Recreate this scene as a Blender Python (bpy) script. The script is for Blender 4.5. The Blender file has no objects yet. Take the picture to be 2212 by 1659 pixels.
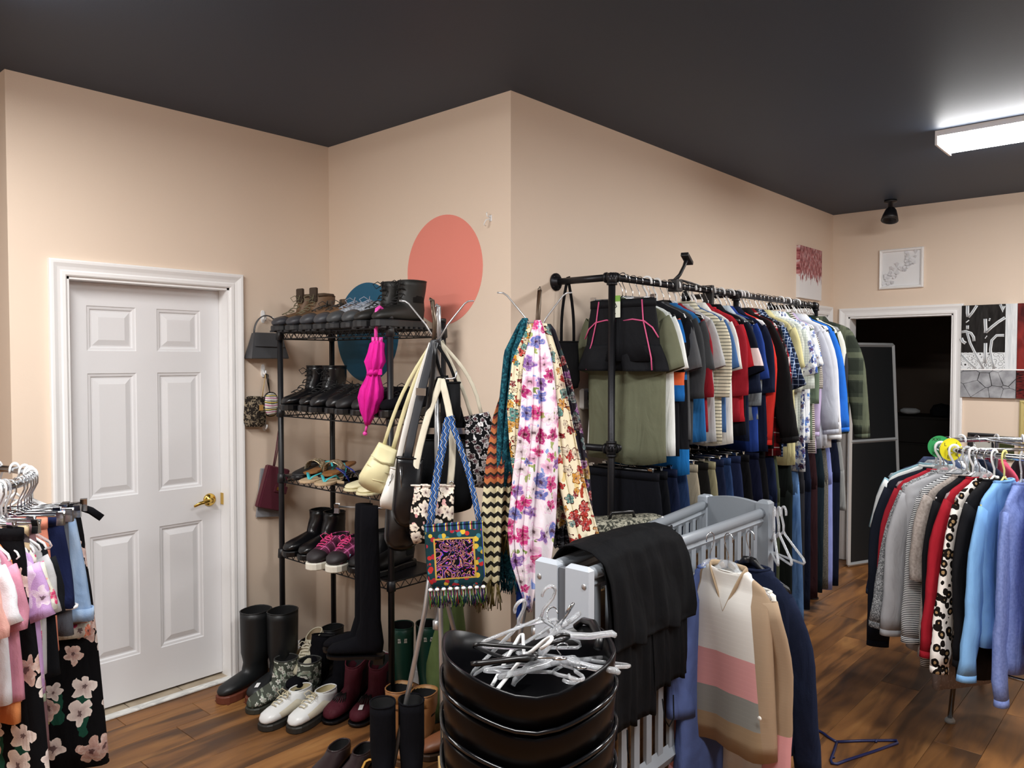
import bpy, math, random
from math import sin, cos, pi, radians, sqrt, exp
from mathutils import Vector, Matrix

SC = bpy.context.scene
COL = SC.collection

# ------------------------------------------------------------------ camera, world, exposure
cd = bpy.data.cameras.new('camera')
cam = bpy.data.objects.new('camera', cd)
COL.objects.link(cam)
cd.sensor_fit = 'HORIZONTAL'
cd.sensor_width = 36.0
cd.lens = 36.0 * 1677 / 2212
cd.clip_start = 0.05
cam.location = (0, 0, 1.67)
cam.rotation_euler = (radians(90 - 1.73), 0, radians(41.9 - 90))
SC.camera = cam
wd = bpy.data.worlds.new('world')
SC.world = wd
wd.use_nodes = True
wd.node_tree.nodes['Background'].inputs[0].default_value = (0.05, 0.05, 0.055, 1)
wd.node_tree.nodes['Background'].inputs[1].default_value = 0.2
SC.view_settings.view_transform = 'Standard'
SC.view_settings.look = 'None'
SC.view_settings.gamma = 1.0
SC.view_settings.use_curve_mapping = False
SC.view_settings.exposure = 0.8
LED_POWER = 30.0

# ------------------------------------------------------------------ helpers: colour, nodes, materials
def lin(c):
    if isinstance(c, str):
        c = [int(c[i:i + 2], 16) / 255 for i in (0, 2, 4)]
    return tuple((x / 12.92 if x <= 0.04045 else ((x + 0.055) / 1.055) ** 2.4) for x in c) + (1.0,)

class NT:
    """tiny node-tree writer"""
    def __init__(s, name):
        s.mat = bpy.data.materials.new(name)
        s.mat.use_nodes = True
        s.t = s.mat.node_tree
        s.b = s.t.nodes['Principled BSDF']
        s.co_ = None
    def n(s, typ, **kw):
        nd = s.t.nodes.new(typ)
        for k, v in kw.items():
            setattr(nd, k, v)
        return nd
    def put(s, sock, v):
        if isinstance(v, bpy.types.NodeSocket):
            s.t.links.new(v, sock)
        elif v is not None:
            sock.default_value = v
    def co(s, scale=(1, 1, 1), rot=(0, 0, 0), loc=(0, 0, 0)):
        if s.co_ is None:
            s.co_ = s.n('ShaderNodeTexCoord').outputs['Object']
        m = s.n('ShaderNodeMapping')
        s.put(m.inputs[0], s.co_)
        m.inputs['Location'].default_value = loc
        m.inputs['Rotation'].default_value = rot
        m.inputs['Scale'].default_value = scale
        return m.outputs[0]
    def xyz(s, v):
        nd = s.n('ShaderNodeSeparateXYZ'); s.put(nd.inputs[0], v); return nd.outputs
    def m(s, op, a, b=None, c=None):
        nd = s.n('ShaderNodeMath', operation=op)
        s.put(nd.inputs[0], a)
        if b is not None: s.put(nd.inputs[1], b)
        if c is not None: s.put(nd.inputs[2], c)
        return nd.outputs[0]
    def noise(s, co, scale=5, detail=3, dist=0.0, out=0, rough=.5):
        nd = s.n('ShaderNodeTexNoise')
        s.put(nd.inputs['Vector'], co)
        nd.inputs['Scale'].default_value = scale
        nd.inputs['Detail'].default_value = detail
        nd.inputs['Roughness'].default_value = rough
        nd.inputs['Distortion'].default_value = dist
        return nd.outputs[out]
    def vor(s, co, scale=5, feature='F1', rand=1.0, out='Distance'):
        nd = s.n('ShaderNodeTexVoronoi', feature=feature)
        s.put(nd.inputs['Vector'], co)
        nd.inputs['Scale'].default_value = scale
        nd.inputs['Randomness'].default_value = rand
        return nd.outputs[out]
    def ramp(s, fac, stops, const=False):
        nd = s.n('ShaderNodeValToRGB')
        cr = nd.color_ramp
        if const: cr.interpolation = 'CONSTANT'
        while len(cr.elements) < len(stops): cr.elements.new(0.5)
        for e, (p, c) in zip(cr.elements, stops):
            e.position = p; e.color = lin(c)
        s.put(nd.inputs[0], fac)
        return nd.outputs[0]
    def mix(s, fac, a, b):
        nd = s.n('ShaderNodeMix', data_type='RGBA')
        s.put(nd.inputs[0], fac)
        s.put(nd.inputs[6], lin(a) if isinstance(a, str) else a)
        s.put(nd.inputs[7], lin(b) if isinstance(b, str) else b)
        return nd.outputs[2]
    def bump(s, h, strength=.3, dist=.01):
        nd = s.n('ShaderNodeBump')
        nd.inputs['Strength'].default_value = strength
        nd.inputs['Distance'].default_value = dist
        s.put(nd.inputs['Height'], h)
        s.put(s.b.inputs['Normal'], nd.outputs[0])
    def fin(s, col, rough=.8, metal=0, spec=.5):
        s.put(s.b.inputs['Base Color'], lin(col) if isinstance(col, str) else col)
        s.put(s.b.inputs['Roughness'], rough)
        s.b.inputs['Metallic'].default_value = metal
        s.b.inputs['Specular IOR Level'].default_value = spec
        return s.mat

_mc = {}
def plain(c, rough=.6, metal=0, spec=.5, bump=0, bscale=60):
    k = (c, rough, metal, spec, bump, bscale)
    if k in _mc: return _mc[k]
    t = NT('plain_' + c)
    if bump:
        t.bump(t.noise(t.co(), bscale, 4), bump, .004)
    _mc[k] = t.fin(c, rough, metal, spec)
    return _mc[k]
def wrinkle(t, weave):
    w = t.noise(t.co((1, 1, .32)), 11, 3, .9)
    f = t.noise(t.co(), weave, 2)
    t.bump(t.m('ADD', w, t.m('MULTIPLY', f, .05)), .55, .028)
def cloth(c, var=.10, rough=.92, weave=320):
    k = ('cl', c, var, rough)
    if k in _mc: return _mc[k]
    t = NT('cloth_' + c)
    f = t.noise(t.co(), 18, 4)
    base = lin(c)
    a = tuple(max(0, x * (1 - var)) for x in base[:3]) + (1,)
    b = tuple(min(1, x * (1 + var)) for x in base[:3]) + (1,)
    col = t.mix(f, a, b)
    wrinkle(t, weave)
    _mc[k] = t.fin(col, rough, 0, .12)
    return _mc[k]
def clothmat(t, col, weave=320, rough=.92):
    wrinkle(t, weave)
    return t.fin(col, rough, 0, .12)
def stripes(name, bands, period, axis=2, wob=0):
    """bands: [(start 0..1, colour), ...] repeated every period metres along axis"""
    t = NT(name)
    co = t.co()
    x = t.xyz(co)[axis]
    if wob:
        x = t.m('ADD', x, t.m('MULTIPLY', t.noise(co, 9, 2), wob))
    f = t.m('FRACT', t.m('ADD', t.m('DIVIDE', x, period), 50.0))
    return clothmat(t, t.ramp(f, bands, True))
def plaid(name, base, c1, c2, period=.06, w1=.4, w2=.08, ax=(0, 2)):
    t = NT(name)
    o = t.xyz(t.co())
    col = lin(base)
    fs = []
    for a in ax:
        fs.append(t.m('FRACT', t.m('ADD', t.m('DIVIDE', o[a], period), 50.0)))
    for f in fs:
        col = t.mix(t.m('MULTIPLY', t.m('LESS_THAN', f, w1), .55), col, c1)
    for f in fs:
        g = t.m('LESS_THAN', t.m('ABSOLUTE', t.m('SUBTRACT', f, .7)), w2 / 2)
        col = t.mix(t.m('MULTIPLY', g, .8), col, c2)
    return clothmat(t, col)
def floral(name, bg, blooms, leaf=None, scale=14, size=.33, leafscale=22, line=None):
    """scattered five-petal blooms over a ground colour, leaves between"""
    t = NT(name)
    co = t.co()
    o = t.xyz(co)
    flat = t.n('ShaderNodeCombineXYZ')
    t.put(flat.inputs[0], t.m('ADD', o[0], t.m('MULTIPLY', o[1], .6)))
    t.put(flat.inputs[1], o[2])
    fl0 = flat.outputs[0]
    nz = t.n('ShaderNodeTexNoise'); t.put(nz.inputs['Vector'], fl0); nz.inputs['Scale'].default_value = scale * 1.6; nz.inputs['Detail'].default_value = 3
    dv = t.n('ShaderNodeVectorMath', operation='MULTIPLY_ADD')
    t.put(dv.inputs[0], nz.outputs['Color']); dv.inputs[1].default_value = (.55 / scale,) * 3; t.put(dv.inputs[2], fl0)
    fl = dv.outputs[0]
    col = lin(bg)
    if leaf:
        m2 = t.n('ShaderNodeMapping'); t.put(m2.inputs[0], fl)
        m2.inputs['Rotation'].default_value = (0, 0, .7); m2.inputs['Scale'].default_value = (1, .35, 1)
        d = t.vor(m2.outputs[0], leafscale)
        lc = t.vor(m2.outputs[0], leafscale, out='Color')
        col = t.mix(t.m('LESS_THAN', d, .36), col, t.ramp(t.xyz(lc)[0], [(i / len(leaf), c) for i, c in enumerate(leaf)], True))
    nd = t.n('ShaderNodeTexVoronoi', feature='F1', voronoi_dimensions='2D')
    t.put(nd.inputs['Vector'], fl); nd.inputs['Scale'].default_value = scale
    off = t.n('ShaderNodeVectorMath', operation='SUBTRACT')
    mul = t.n('ShaderNodeVectorMath', operation='SCALE'); t.put(mul.inputs[0], fl); mul.inputs[3].default_value = scale
    # position output is in texture space divided by scale
    t.put(off.inputs[0], fl); t.put(off.inputs[1], nd.outputs['Position'])
    oo = t.xyz(off.outputs[0])
    ang = t.m('ARCTAN2', oo[1], oo[0])
    cc = t.xyz(nd.outputs['Color'])
    pet = t.m('ADD', .72, t.m('MULTIPLY', t.m('ABSOLUTE', t.m('SINE', t.m('ADD', t.m('MULTIPLY', ang, 2.5), t.m('MULTIPLY', cc[1], 6.0)))), .5))
    pet = t.m('MULTIPLY', pet, t.m('ADD', .62, t.m('MULTIPLY', cc[2], .75)))
    rr = t.m('DIVIDE', nd.outputs['Distance'], pet)
    bc = t.ramp(cc[0], [(i / len(blooms), c) for i, c in enumerate(blooms)], True)
    streak = t.noise(fl, scale * 7, 2)
    bc = t.mix(t.m('MULTIPLY', t.m('GREATER_THAN', streak, .54), .35), bc, 'f4ece6')
    bc = t.mix(t.m('MULTIPLY', t.m('SUBTRACT', 1.0, t.m('MINIMUM', t.m('DIVIDE', rr, size), 1.0)), .6), bc, '6a2438')
    shade = t.mix(t.m('MULTIPLY', t.m('LESS_THAN', rr, size * .22), .75), bc, '3a1a22')
    if line:
        col = t.mix(t.m('LESS_THAN', rr, size * 1.18), col, line)
    col = t.mix(t.m('LESS_THAN', rr, size), col, shade)
    return clothmat(t, col)
def blotch(name, stops, scale=14, dist=1.5, detail=2, stretch=(1, 1, 1), const=True, rough=.9):
    t = NT(name)
    f = t.noise(t.co(stretch), scale, detail, dist)
    return clothmat(t, t.ramp(f, stops, const), rough=rough)

# ------------------------------------------------------------------ helpers: meshes and objects
def smooth(a, b, x):
    x = min(1, max(0, (x - a) / (b - a))); return x * x * (3 - 2 * x)
def lerp(a, b, t): return a + (b - a) * t
def sell(a, b, n, p=2.0, ph=0):
    out = []
    for i in range(n):
        t = 2 * pi * i / n + ph
        c, s = cos(t), sin(t)
        out.append((a * math.copysign(abs(c) ** (2 / p), c), b * math.copysign(abs(s) ** (2 / p), s)))
    return out

class MB:
    def __init__(s):
        s.v = []; s.f = []; s.m = []; s.sm = []
    def add(s, vs, fs, mi=0, sm=False, M=None):
        o = len(s.v)
        if M is not None: vs = [M @ Vector(p) for p in vs]
        s.v += [tuple(p) for p in vs]
        s.f += [tuple(i + o for i in f) for f in fs]
        s.m += [mi] * len(fs); s.sm += [sm] * len(fs)
        return s
    def box(s, x0, x1, y0, y1, z0, z1, mi=0, M=None):
        vs = [(x, y, z) for z in (z0, z1) for y in (y0, y1) for x in (x0, x1)]
        return s.add(vs, [(0, 2, 3, 1), (4, 5, 7, 6), (0, 1, 5, 4), (2, 6, 7, 3), (0, 4, 6, 2), (1, 3, 7, 5)], mi, False, M)
    def cbox(s, x0, x1, y0, y1, z0, z1, c=.004, mi=0, M=None):
        """box with chamfered top and bottom rims"""
        r = []
        for z, i in ((z0, c), (z0 + c, 0), (z1 - c, 0), (z1, c)):
            r.append([(x0 + i, y0 + i, z), (x1 - i, y0 + i, z), (x1 - i, y1 - i, z), (x0 + i, y1 - i, z)])
        return s.loft(r, mi, True, True, sm=False, M=M)
    def loft(s, rings, mi=0, c0=False, c1=False, sm=True, closed=True, M=None):
        n = len(rings[0]); vs = [p for r in rings for p in r]; fs = []
        k = n if closed else n - 1
        for j in range(len(rings) - 1):
            for i in range(k):
                a = j * n + i; b = j * n + (i + 1) % n
                fs.append((a, b, b + n, a + n))
        if c0: fs.append(tuple(range(n - 1, -1, -1)))
        if c1: fs.append(tuple((len(rings) - 1) * n + i for i in range(n)))
        return s.add(vs, fs, mi, sm, M)
    def tube(s, pts, r, n=8, mi=0, cap=True, closed=False, flat=None, M=None, up=None, sm=True):
        """round (or flat: (a, b)) section swept along pts; r may be a list"""
        P = [Vector(p) for p in pts]; N = len(P); rings = []
        ref = None
        for i in range(N):
            if closed: t = P[(i + 1) % N] - P[i - 1]
            else: t = P[min(N - 1, i + 1)] - P[max(0, i - 1)]
            t = t.normalized() if t.length > 1e-9 else Vector((0, 0, 1))
            if ref is None:
                g = Vector(up) if up is not None else (Vector((0, 0, 1)) if abs(t.z) < .9 else Vector((1, 0, 0)))
                ref = (g - t * g.dot(t)).normalized()
            else:
                if up is not None:
                    g = Vector(up); q = g - t * g.dot(t)
                    if q.length > 1e-3: ref = q.normalized()
                else:
                    q = ref - t * ref.dot(t)
                    if q.length > 1e-6: ref = q.normalized()
            b = t.cross(ref)
            ri = r[i] if isinstance(r, (list, tuple)) else r
            a_, b_ = (flat if flat else (1, 1))
            rings.append([P[i] + ref * (cos(2 * pi * k / n) * ri * a_) + b * (sin(2 * pi * k / n) * ri * b_) for k in range(n)])
        if closed: rings.append(rings[0])
        return s.loft(rings, mi, cap and not closed, cap and not closed, sm, True, M)
    def lathe(s, prof, n=20, mi=0, M=None, sm=True, c0=False, c1=False):
        return s.loft([[(r * cos(2 * pi * k / n), r * sin(2 * pi * k / n), z) for k in range(n)] for r, z in prof], mi, c0, c1, sm, True, M)
    def prism(s, pts, a0, a1, axis='z', mi=0, M=None):
        def P(u, w, a): return {'z': (u, w, a), 'y': (u, a, w), 'x': (a, u, w)}[axis]
        return s.loft([[P(u, w, a0) for u, w in pts], [P(u, w, a1) for u, w in pts]], mi, True, True, False, True, M)
    def grid(s, rows, mi=0, sm=True, M=None):
        return s.loft(rows, mi, sm=sm, closed=False, M=M)
    def ball(s, c, r, n=10, mi=0, sc=(1, 1, 1)):
        rings = []
        for j in range(1, n // 2 + 1):
            ph = pi * (j - .0) / (n // 2 + 1)
            rings.append([(c[0] + r * sc[0] * sin(ph) * cos(2 * pi * k / n), c[1] + r * sc[1] * sin(ph) * sin(2 * pi * k / n), c[2] - r * sc[2] * cos(ph)) for k in range(n)])
        return s.loft(rings, mi, True, True)
    def mesh(s, name, mats):
        me = bpy.data.meshes.new(name)
        me.from_pydata(s.v, [], s.f)
        for m in (mats if isinstance(mats, (list, tuple)) else [mats]): me.materials.append(m)
        me.polygons.foreach_set('material_index', s.m)
        me.polygons.foreach_set('use_smooth', s.sm)
        me.update()
        return me
    def build(s, name, mats, parent=None, loc=None, rot=None, thick=0, bevel=0):
        o = bpy.data.objects.new(name, s.mesh(name, mats))
        COL.objects.link(o)
        if parent is not None: o.parent = parent
        if loc is not None: o.location = loc
        if rot is not None: o.rotation_euler = rot
        if thick:
            md = o.modifiers.new('solid', 'SOLIDIFY'); md.thickness = thick; md.offset = 0
        if bevel:
            md = o.modifiers.new('bevel', 'BEVEL'); md.width = bevel; md.segments = 2; md.limit_method = 'ANGLE'
        return o

def tag(o, label=None, cat=None, group=None, kind=None):
    if label: o['label'] = label
    if cat: o['category'] = cat
    if group: o['group'] = group
    if kind: o['kind'] = kind
    return o
def empty(name, label, cat, loc=(0, 0, 0), rz=0, group=None, rot=None):
    o = bpy.data.objects.new(name, None)
    COL.objects.link(o)
    o.empty_display_size = .1
    o.location = loc
    o.rotation_euler = rot if rot else (0, 0, rz)
    return tag(o, label, cat, group)
def put(name, mesh, parent=None, loc=None, rot=None):
    o = bpy.data.objects.new(name, mesh); COL.objects.link(o)
    if parent is not None: o.parent = parent
    if loc is not None: o.location = loc
    if rot is not None: o.rotation_euler = rot
    return o
def text(name, body, size, mat, parent, loc, rot, depth=.0004):
    cu = bpy.data.curves.new(name, 'FONT'); cu.body = body; cu.size = size; cu.extrude = depth
    cu.align_x = 'CENTER'; cu.align_y = 'CENTER'
    tmp = bpy.data.objects.new(name, cu); COL.objects.link(tmp)
    dg = bpy.context.evaluated_depsgraph_get()
    me = bpy.data.meshes.new_from_object(tmp.evaluated_get(dg))
    bpy.data.objects.remove(tmp)
    me.materials.clear(); me.materials.append(mat)
    return put(name, me, parent, loc, rot)
def Rz(a): return Matrix.Rotation(a, 4, 'Z')
def Tr(x, y, z): return Matrix.Translation((x, y, z))
# ------------------------------------------------------------------ shared materials
def wall_paint(name, c):
    t = NT(name)
    n1 = t.noise(t.co(), 1.3, 3)
    base = lin(c)
    col = t.mix(n1, tuple(x * .96 for x in base[:3]) + (1,), tuple(min(1, x * 1.03) for x in base[:3]) + (1,))
    t.bump(t.noise(t.co(), 160, 3), .12, .002)
    return t.fin(col, .55, 0, .35)
WALL = wall_paint('peach_wall_paint', 'e6d3c0')
CEIL = wall_paint('charcoal_ceiling_paint', '38465a')
WHITE = plain('f2f2f2', .38, bump=.05, bscale=30)
DOORW = plain('e4e4e6', .42, bump=.06, bscale=90)
CHROME = plain('c9ccd0', .18, 1.0)
STEEL = plain('c2c4c7', .3, .75)
BLACKM = plain('16161a', .42, .0, .5)
PIPE = plain('26262a', .38, .6, .5, .15, 120)
BRASS = plain('d9b45a', .2, 1.0)
GREYPL = plain('a7adb5', .45)
BLACKP = plain('0c0c0f', .32, 0, .5)
WHITEP = plain('f0f1f2', .35)

def glassy(name, c='ffffff', rough=.06):
    t = NT(name)
    t.b.inputs['Transmission Weight'].default_value = .75
    t.b.inputs['IOR'].default_value = 1.4
    return t.fin(c, rough)
CLEAR = glassy('clear_plastic', 'f4f7fb')

Yd, Xm, Yt, Xb, Zc, Xl = 3.782, 2.639, 2.375, 6.694, 2.892, 1.03

# ------------------------------------------------------------------ floor: slab with planks
def wood_mat():
    t = NT('rustic_laminate')
    oi = t.n('ShaderNodeObjectInfo')
    rnd = oi.outputs['Random']
    add = t.n('ShaderNodeVectorMath', operation='ADD')
    cmb = t.n('ShaderNodeCombineXYZ')
    t.put(cmb.inputs[0], t.m('MULTIPLY', rnd, 37.0)); t.put(cmb.inputs[1], t.m('MULTIPLY', rnd, 91.0))
    t.put(add.inputs[0], t.co()); t.put(add.inputs[1], cmb.outputs[0])
    mp = t.n('ShaderNodeMapping'); t.put(mp.inputs[0], add.outputs[0]); mp.inputs['Scale'].default_value = (.9, 5, 1)
    g = t.noise(mp.outputs[0], 1.6, 5, .9, rough=.55)
    mp2 = t.n('ShaderNodeMapping'); t.put(mp2.inputs[0], add.outputs[0]); mp2.inputs['Scale'].default_value = (.8, 5.5, 1)
    big = t.noise(mp2.outputs[0], 1.9, 3, .5)
    mp3 = t.n('ShaderNodeMapping'); t.put(mp3.inputs[0], add.outputs[0]); mp3.inputs['Scale'].default_value = (3, 70, 1)
    fine = t.noise(mp3.outputs[0], 4, 3)
    col = t.ramp(g, [(.25, '573820'), (.45, '80552f'), (.6, '9a693a'), (.78, 'b5854f')])
    col = t.mix(t.m('MULTIPLY', t.m('SUBTRACT', 1.0, t.ramp(big, [(.36, '000000'), (.50, 'ffffff')])), .75), col, '3a2517')
    col = t.mix(t.m('MULTIPLY', fine, .22), col, '5e3c22')
    tone = t.m('ADD', .78, t.m('MULTIPLY', rnd, .34))
    hs = t.n('ShaderNodeHueSaturation'); t.put(hs.inputs['Color'], col); t.put(hs.inputs['Value'], tone)
    t.bump(g, .12, .004)
    return t.fin(hs.outputs[0], t.m('ADD', .34, t.m('MULTIPLY', g, .22)), 0, .45)
WOOD = wood_mat()
fl = MB().box(-3.2, Xb + .15, -4.7, 6.2, -.12, -.004).build('floor', WOOD)
tag(fl, 'brown rustic wood laminate floor', None, None, 'structure')
PLW, PLL = .186, 1.26
pm = MB().cbox(-PLL / 2 + .0009, PLL / 2 - .0009, -PLW / 2 + .0009, PLW / 2 - .0009, -.004, 0, .0012).mesh('plank', WOOD)
rp = random.Random(3)
row = 0
y = -.62
while y < Yd - .01:
    x = -.4 - rp.random() * PLL
    while x < Xb + .1:
        xc, yc = x + PLL / 2, y + PLW / 2
        dpt = xc * .744 + yc * .668
        rr = xc * .668 - yc * .744
        inroom = not (xc > Xm + .3 and yc > Yt - .02) and yc < Yd
        if dpt > .8 and abs(rr) < .72 * dpt + .8 and inroom and x + PLL < Xb + .9:
            put('plank', pm, fl, (xc, yc, 0), (0, 0, pi if rp.random() < .5 else 0))
        x += PLL
    y += PLW; row += 1

# ------------------------------------------------------------------ walls, ceiling
def struct(name, mb, mat, label=None, **k):
    o = mb.build(name, mat, **k)
    return tag(o, label, None, None, 'structure')
T = .14
DX0, DX1, DZ = 1.25, 2.02, 2.045          # door opening in the left wall
m = MB()
m.box(Xl, DX0, Yd, Yd + T, 0, Zc).box(DX0, DX1, Yd, Yd + T, DZ, Zc).box(DX1, Xm + T, Yd, Yd + T, 0, Zc)
struct('wall_left', m, WALL, 'peach wall with the white six panel door')
wc = struct('wall_center', MB().box(Xm, Xm + T, Yt, Yd, 0, Zc), WALL, 'narrow peach wall with two painted circles')
D2a, D2b = 5.78, 6.575                       # closed door hidden behind the long clothes rack
m = MB().box(Xm + T, D2a, Yt, Yt + T, 0, Zc).box(D2a, D2b, Yt, Yt + T, DZ, Zc).box(D2b, Xb, Yt, Yt + T, 0, Zc)
struct('wall_right', m, WALL, 'long peach wall behind the pipe clothes rack')
B0, B1, BZ = 1.463, 2.24, 2.03              # doorway to the dark room
m = MB().box(Xb, Xb + T, -4.6, B0, 0, Zc).box(Xb, Xb + T, B0, B1, BZ, Zc).box(Xb, Xb + T, B1, Yt + T, 0, Zc)
struct('wall_back', m, WALL, 'far peach wall with a doorway to a dark room')
struct('wall_return', MB().box(Xl, Xl + T, Yd + T, 6.1, 0, Zc), WALL)
struct('wall_nook', MB().box(-3.2, Xl + T, 6.0, 6.14, 0, Zc), WALL)
struct('wall_side', MB().box(-3.2, -3.06, -4.6, 6.0, 0, Zc), WALL)
struct('wall_front', MB().box(-3.2, Xb + T, -4.74, -4.6, 0, Zc), WALL)
struct('ceiling', MB().box(-3.2, 9.6, -4.74, 6.14, Zc, Zc + .12), CEIL, 'charcoal painted ceiling')
# the unlit room beyond the doorway
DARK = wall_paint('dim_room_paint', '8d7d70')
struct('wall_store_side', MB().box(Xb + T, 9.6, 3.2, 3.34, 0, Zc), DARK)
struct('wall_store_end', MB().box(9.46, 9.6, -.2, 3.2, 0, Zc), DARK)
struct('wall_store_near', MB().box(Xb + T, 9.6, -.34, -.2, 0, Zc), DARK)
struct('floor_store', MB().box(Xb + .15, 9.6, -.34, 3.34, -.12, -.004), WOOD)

# painted circles on the centre wall
def disc(name, cy, cz, r, mat, label):
    pts = [(cy + r * cos(2 * pi * k / 72), cz + r * sin(2 * pi * k / 72)) for k in range(72)]
    o = MB().prism(pts, Xm - .0012, Xm + .001, 'x').build(name, mat, wc)
    o['label'] = label
disc('painted_circle', 2.822, 2.117, .270, wall_paint('coral_paint', 'ec8f80'), 'coral pink circle painted on wall')
disc('painted_circle', 3.437, 1.824, .272, wall_paint('teal_paint', '1f5f80'), 'teal blue circle painted on wall')

# ------------------------------------------------------------------ doors, casings, baseboards
PROF = [(0, 0), (0, .012), (.006, .017), (.020, .018), (.026, .014), (.040, .018), (.056, .026), (.066, .027), (.072, .022), (.072, 0)]
def casing(x0, x1, zt, P):
    """P maps (along, up, out) to world"""
    r = []
    for o, p in PROF:
        r.append([P(x0 - o, 0, p), P(x0 - o, zt + o, p), P(x1 + o, zt + o, p), P(x1 + o, 0, p)])
    m = MB(); m.grid(r, sm=False)
    return m
def jamb(x0, x1, zt, d, P, w=.012):
    m = MB()
    for a, b in ((x0 - .001, x0 + w), (x1 - w, x1 + .001)):
        m.add([P(u, z, o) for z in (0, zt) for o in (0.004, -d) for u in (a, b)], [(0, 1, 3, 2), (4, 6, 7, 5), (0, 4, 5, 1), (2, 3, 7, 6), (0, 2, 6, 4), (1, 5, 7, 3)])
    m.add([P(u, z, o) for z in (zt - w, zt) for o in (0.004, -d) for u in (x0, x1)], [(0, 1, 3, 2), (4, 6, 7, 5), (0, 4, 5, 1), (2, 3, 7, 6), (0, 2, 6, 4), (1, 5, 7, 3)])
    return m
def six_panel(door, x0, x1, z0, z1, P, cols, rows, mat):
    """door leaf from stiles, rails and six raised panels; P(along, up, out)"""
    th = .035
    def bx(name, a, b, c, d, back=-th, front=0.):
        mm = MB().add([P(u, z, o) for z in (c, d) for o in (front, back) for u in (a, b)], [(0, 1, 3, 2), (4, 6, 7, 5), (0, 4, 5, 1), (2, 3, 7, 6), (0, 2, 6, 4), (1, 5, 7, 3)])
        mm.build(name, mat, door)
    xs = [x0] + [v for c in cols for v in c] + [x1]
    zs = [z0] + [v for r in rows for v in r] + [z1]
    for i in range(0, len(xs), 2): bx('stile', xs[i], xs[i + 1], z0, z1)
    for i in range(0, len(zs), 2):
        for a, b in cols: bx('rail', a, b, zs[i], zs[i + 1])
    for a, b in cols:
        for c, d in rows:
            rings = []
            for ins, dep in ((0, 0), (.004, -.004), (.014, -.006), (.020, -.012), (.026, -.012), (.052, -.003), (.054, -.003)):
                rings.append([P(a + ins, c + ins, dep), P(b - ins, c + ins, dep), P(b - ins, d - ins, dep), P(a + ins, d - ins, dep)])
            MB().loft(rings, 0, False, True, sm=False).build('panel', mat, door)
P1 = lambda u, z, o: (u, Yd - o, z)
PD = lambda u, z, o: (u, Yd + .085 - o, z)
t1 = casing(DX0, DX1, DZ, P1).build('trim_1', WHITE); tag(t1, 'white moulded casing around the six panel door', None, None, 'structure')
jamb(DX0, DX1, DZ, .15, P1).build('jamb', WHITE, t1)
d1 = empty('door_1', 'white six panel door with brass lever handle', None, (0, 0, 0)); d1['kind'] = 'structure'
six_panel(d1, DX0 + .013, DX1 - .013, .02, DZ - .013, PD, [(1.363, 1.585), (1.685, 1.907)], [(.235, .845), (1.02, 1.61), (1.715, 1.925)], DOORW)
hz, hx = .945, 1.945
m = MB(); m.lathe([(.0, 0), (.033, 0), (.033, .006), (.026, .012), (.012, .016), (.012, .045), (0, .045)], 20, M=Tr(hx, Yd + .085, hz) @ Matrix.Rotation(pi / 2, 4, 'X'))
hro = m.build('handle_rose', BRASS, d1)
MB().tube([(hx, Yd + .045, hz), (hx - .03, Yd + .035, hz + .002), (hx - .075, Yd + .033, hz - .004), (hx - .105, Yd + .036, hz - .016)], [.010, .010, .009, .006], 10, flat=(1, .75)).build('lever_handle', BRASS, hro)
MB().box(DX1 - .016, DX1 - .0125, Yd + .055, Yd + .08, hz - .03, hz + .03).build('strike_plate', BRASS, d1)
th = MB().cbox(DX0, DX1, Yd - .018, Yd + .03, 0, .011, .003).build('threshold', NT('marble').mat)
def marble():
    t = NT('pale_marble'); f = t.noise(t.co((1, 3, 1)), 7, 6, 2.5)
    return t.fin(t.ramp(f, [(.3, 'b9bab8'), (.5, 'dcdcd8'), (.7, 'efefeb')]), .3)
th.data.materials[0] = marble()
tag(th, 'pale marble threshold strip below the six panel door', None, None, 'structure')
tt = NT('beige_tile'); TILE = tt.fin(tt.ramp(tt.noise(tt.co(), 12, 4), [(.3, '9a8a76'), (.7, 'bcae98')]), .4)
for k in range(3):
    MB().cbox(DX0 + .26 * k + .002, min(DX1, DX0 + .26 * (k + 1)) - .002, Yd + .031, Yd + .16, 0, .008, .001).build('tile', TILE, th)
# door 2 on the long wall
P2 = lambda u, z, o: (u, Yt - o, z)
t2 = casing(D2a, D2b, DZ, P2).build('trim_2', WHITE); tag(t2, 'white casing partly hidden behind the end of the clothes rack', None, None, 'structure')
jamb(D2a, D2b, DZ, .13, P2).build('jamb', WHITE, t2)
d2 = empty('door_2', 'white door hidden behind the long clothes rack', None); d2['kind'] = 'structure'
six_panel(d2, D2a + .013, D2b - .013, .01, DZ - .013, lambda u, z, o: (u, Yt + .09 - o, z), [(5.9, 6.12), (6.24, 6.46)], [(.235, .845), (1.02, 1.61), (1.715, 1.925)], DOORW)
# doorway casing on the back wall
P3 = lambda u, z, o: (Xb - o, u, z)
t3 = casing(B0, B1, BZ, P3).build('trim_3', WHITE); tag(t3, 'white moulded casing around the dark doorway', None, None, 'structure')
jamb(B0, B1, BZ, .145, P3).build('jamb', WHITE, t3)

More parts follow.
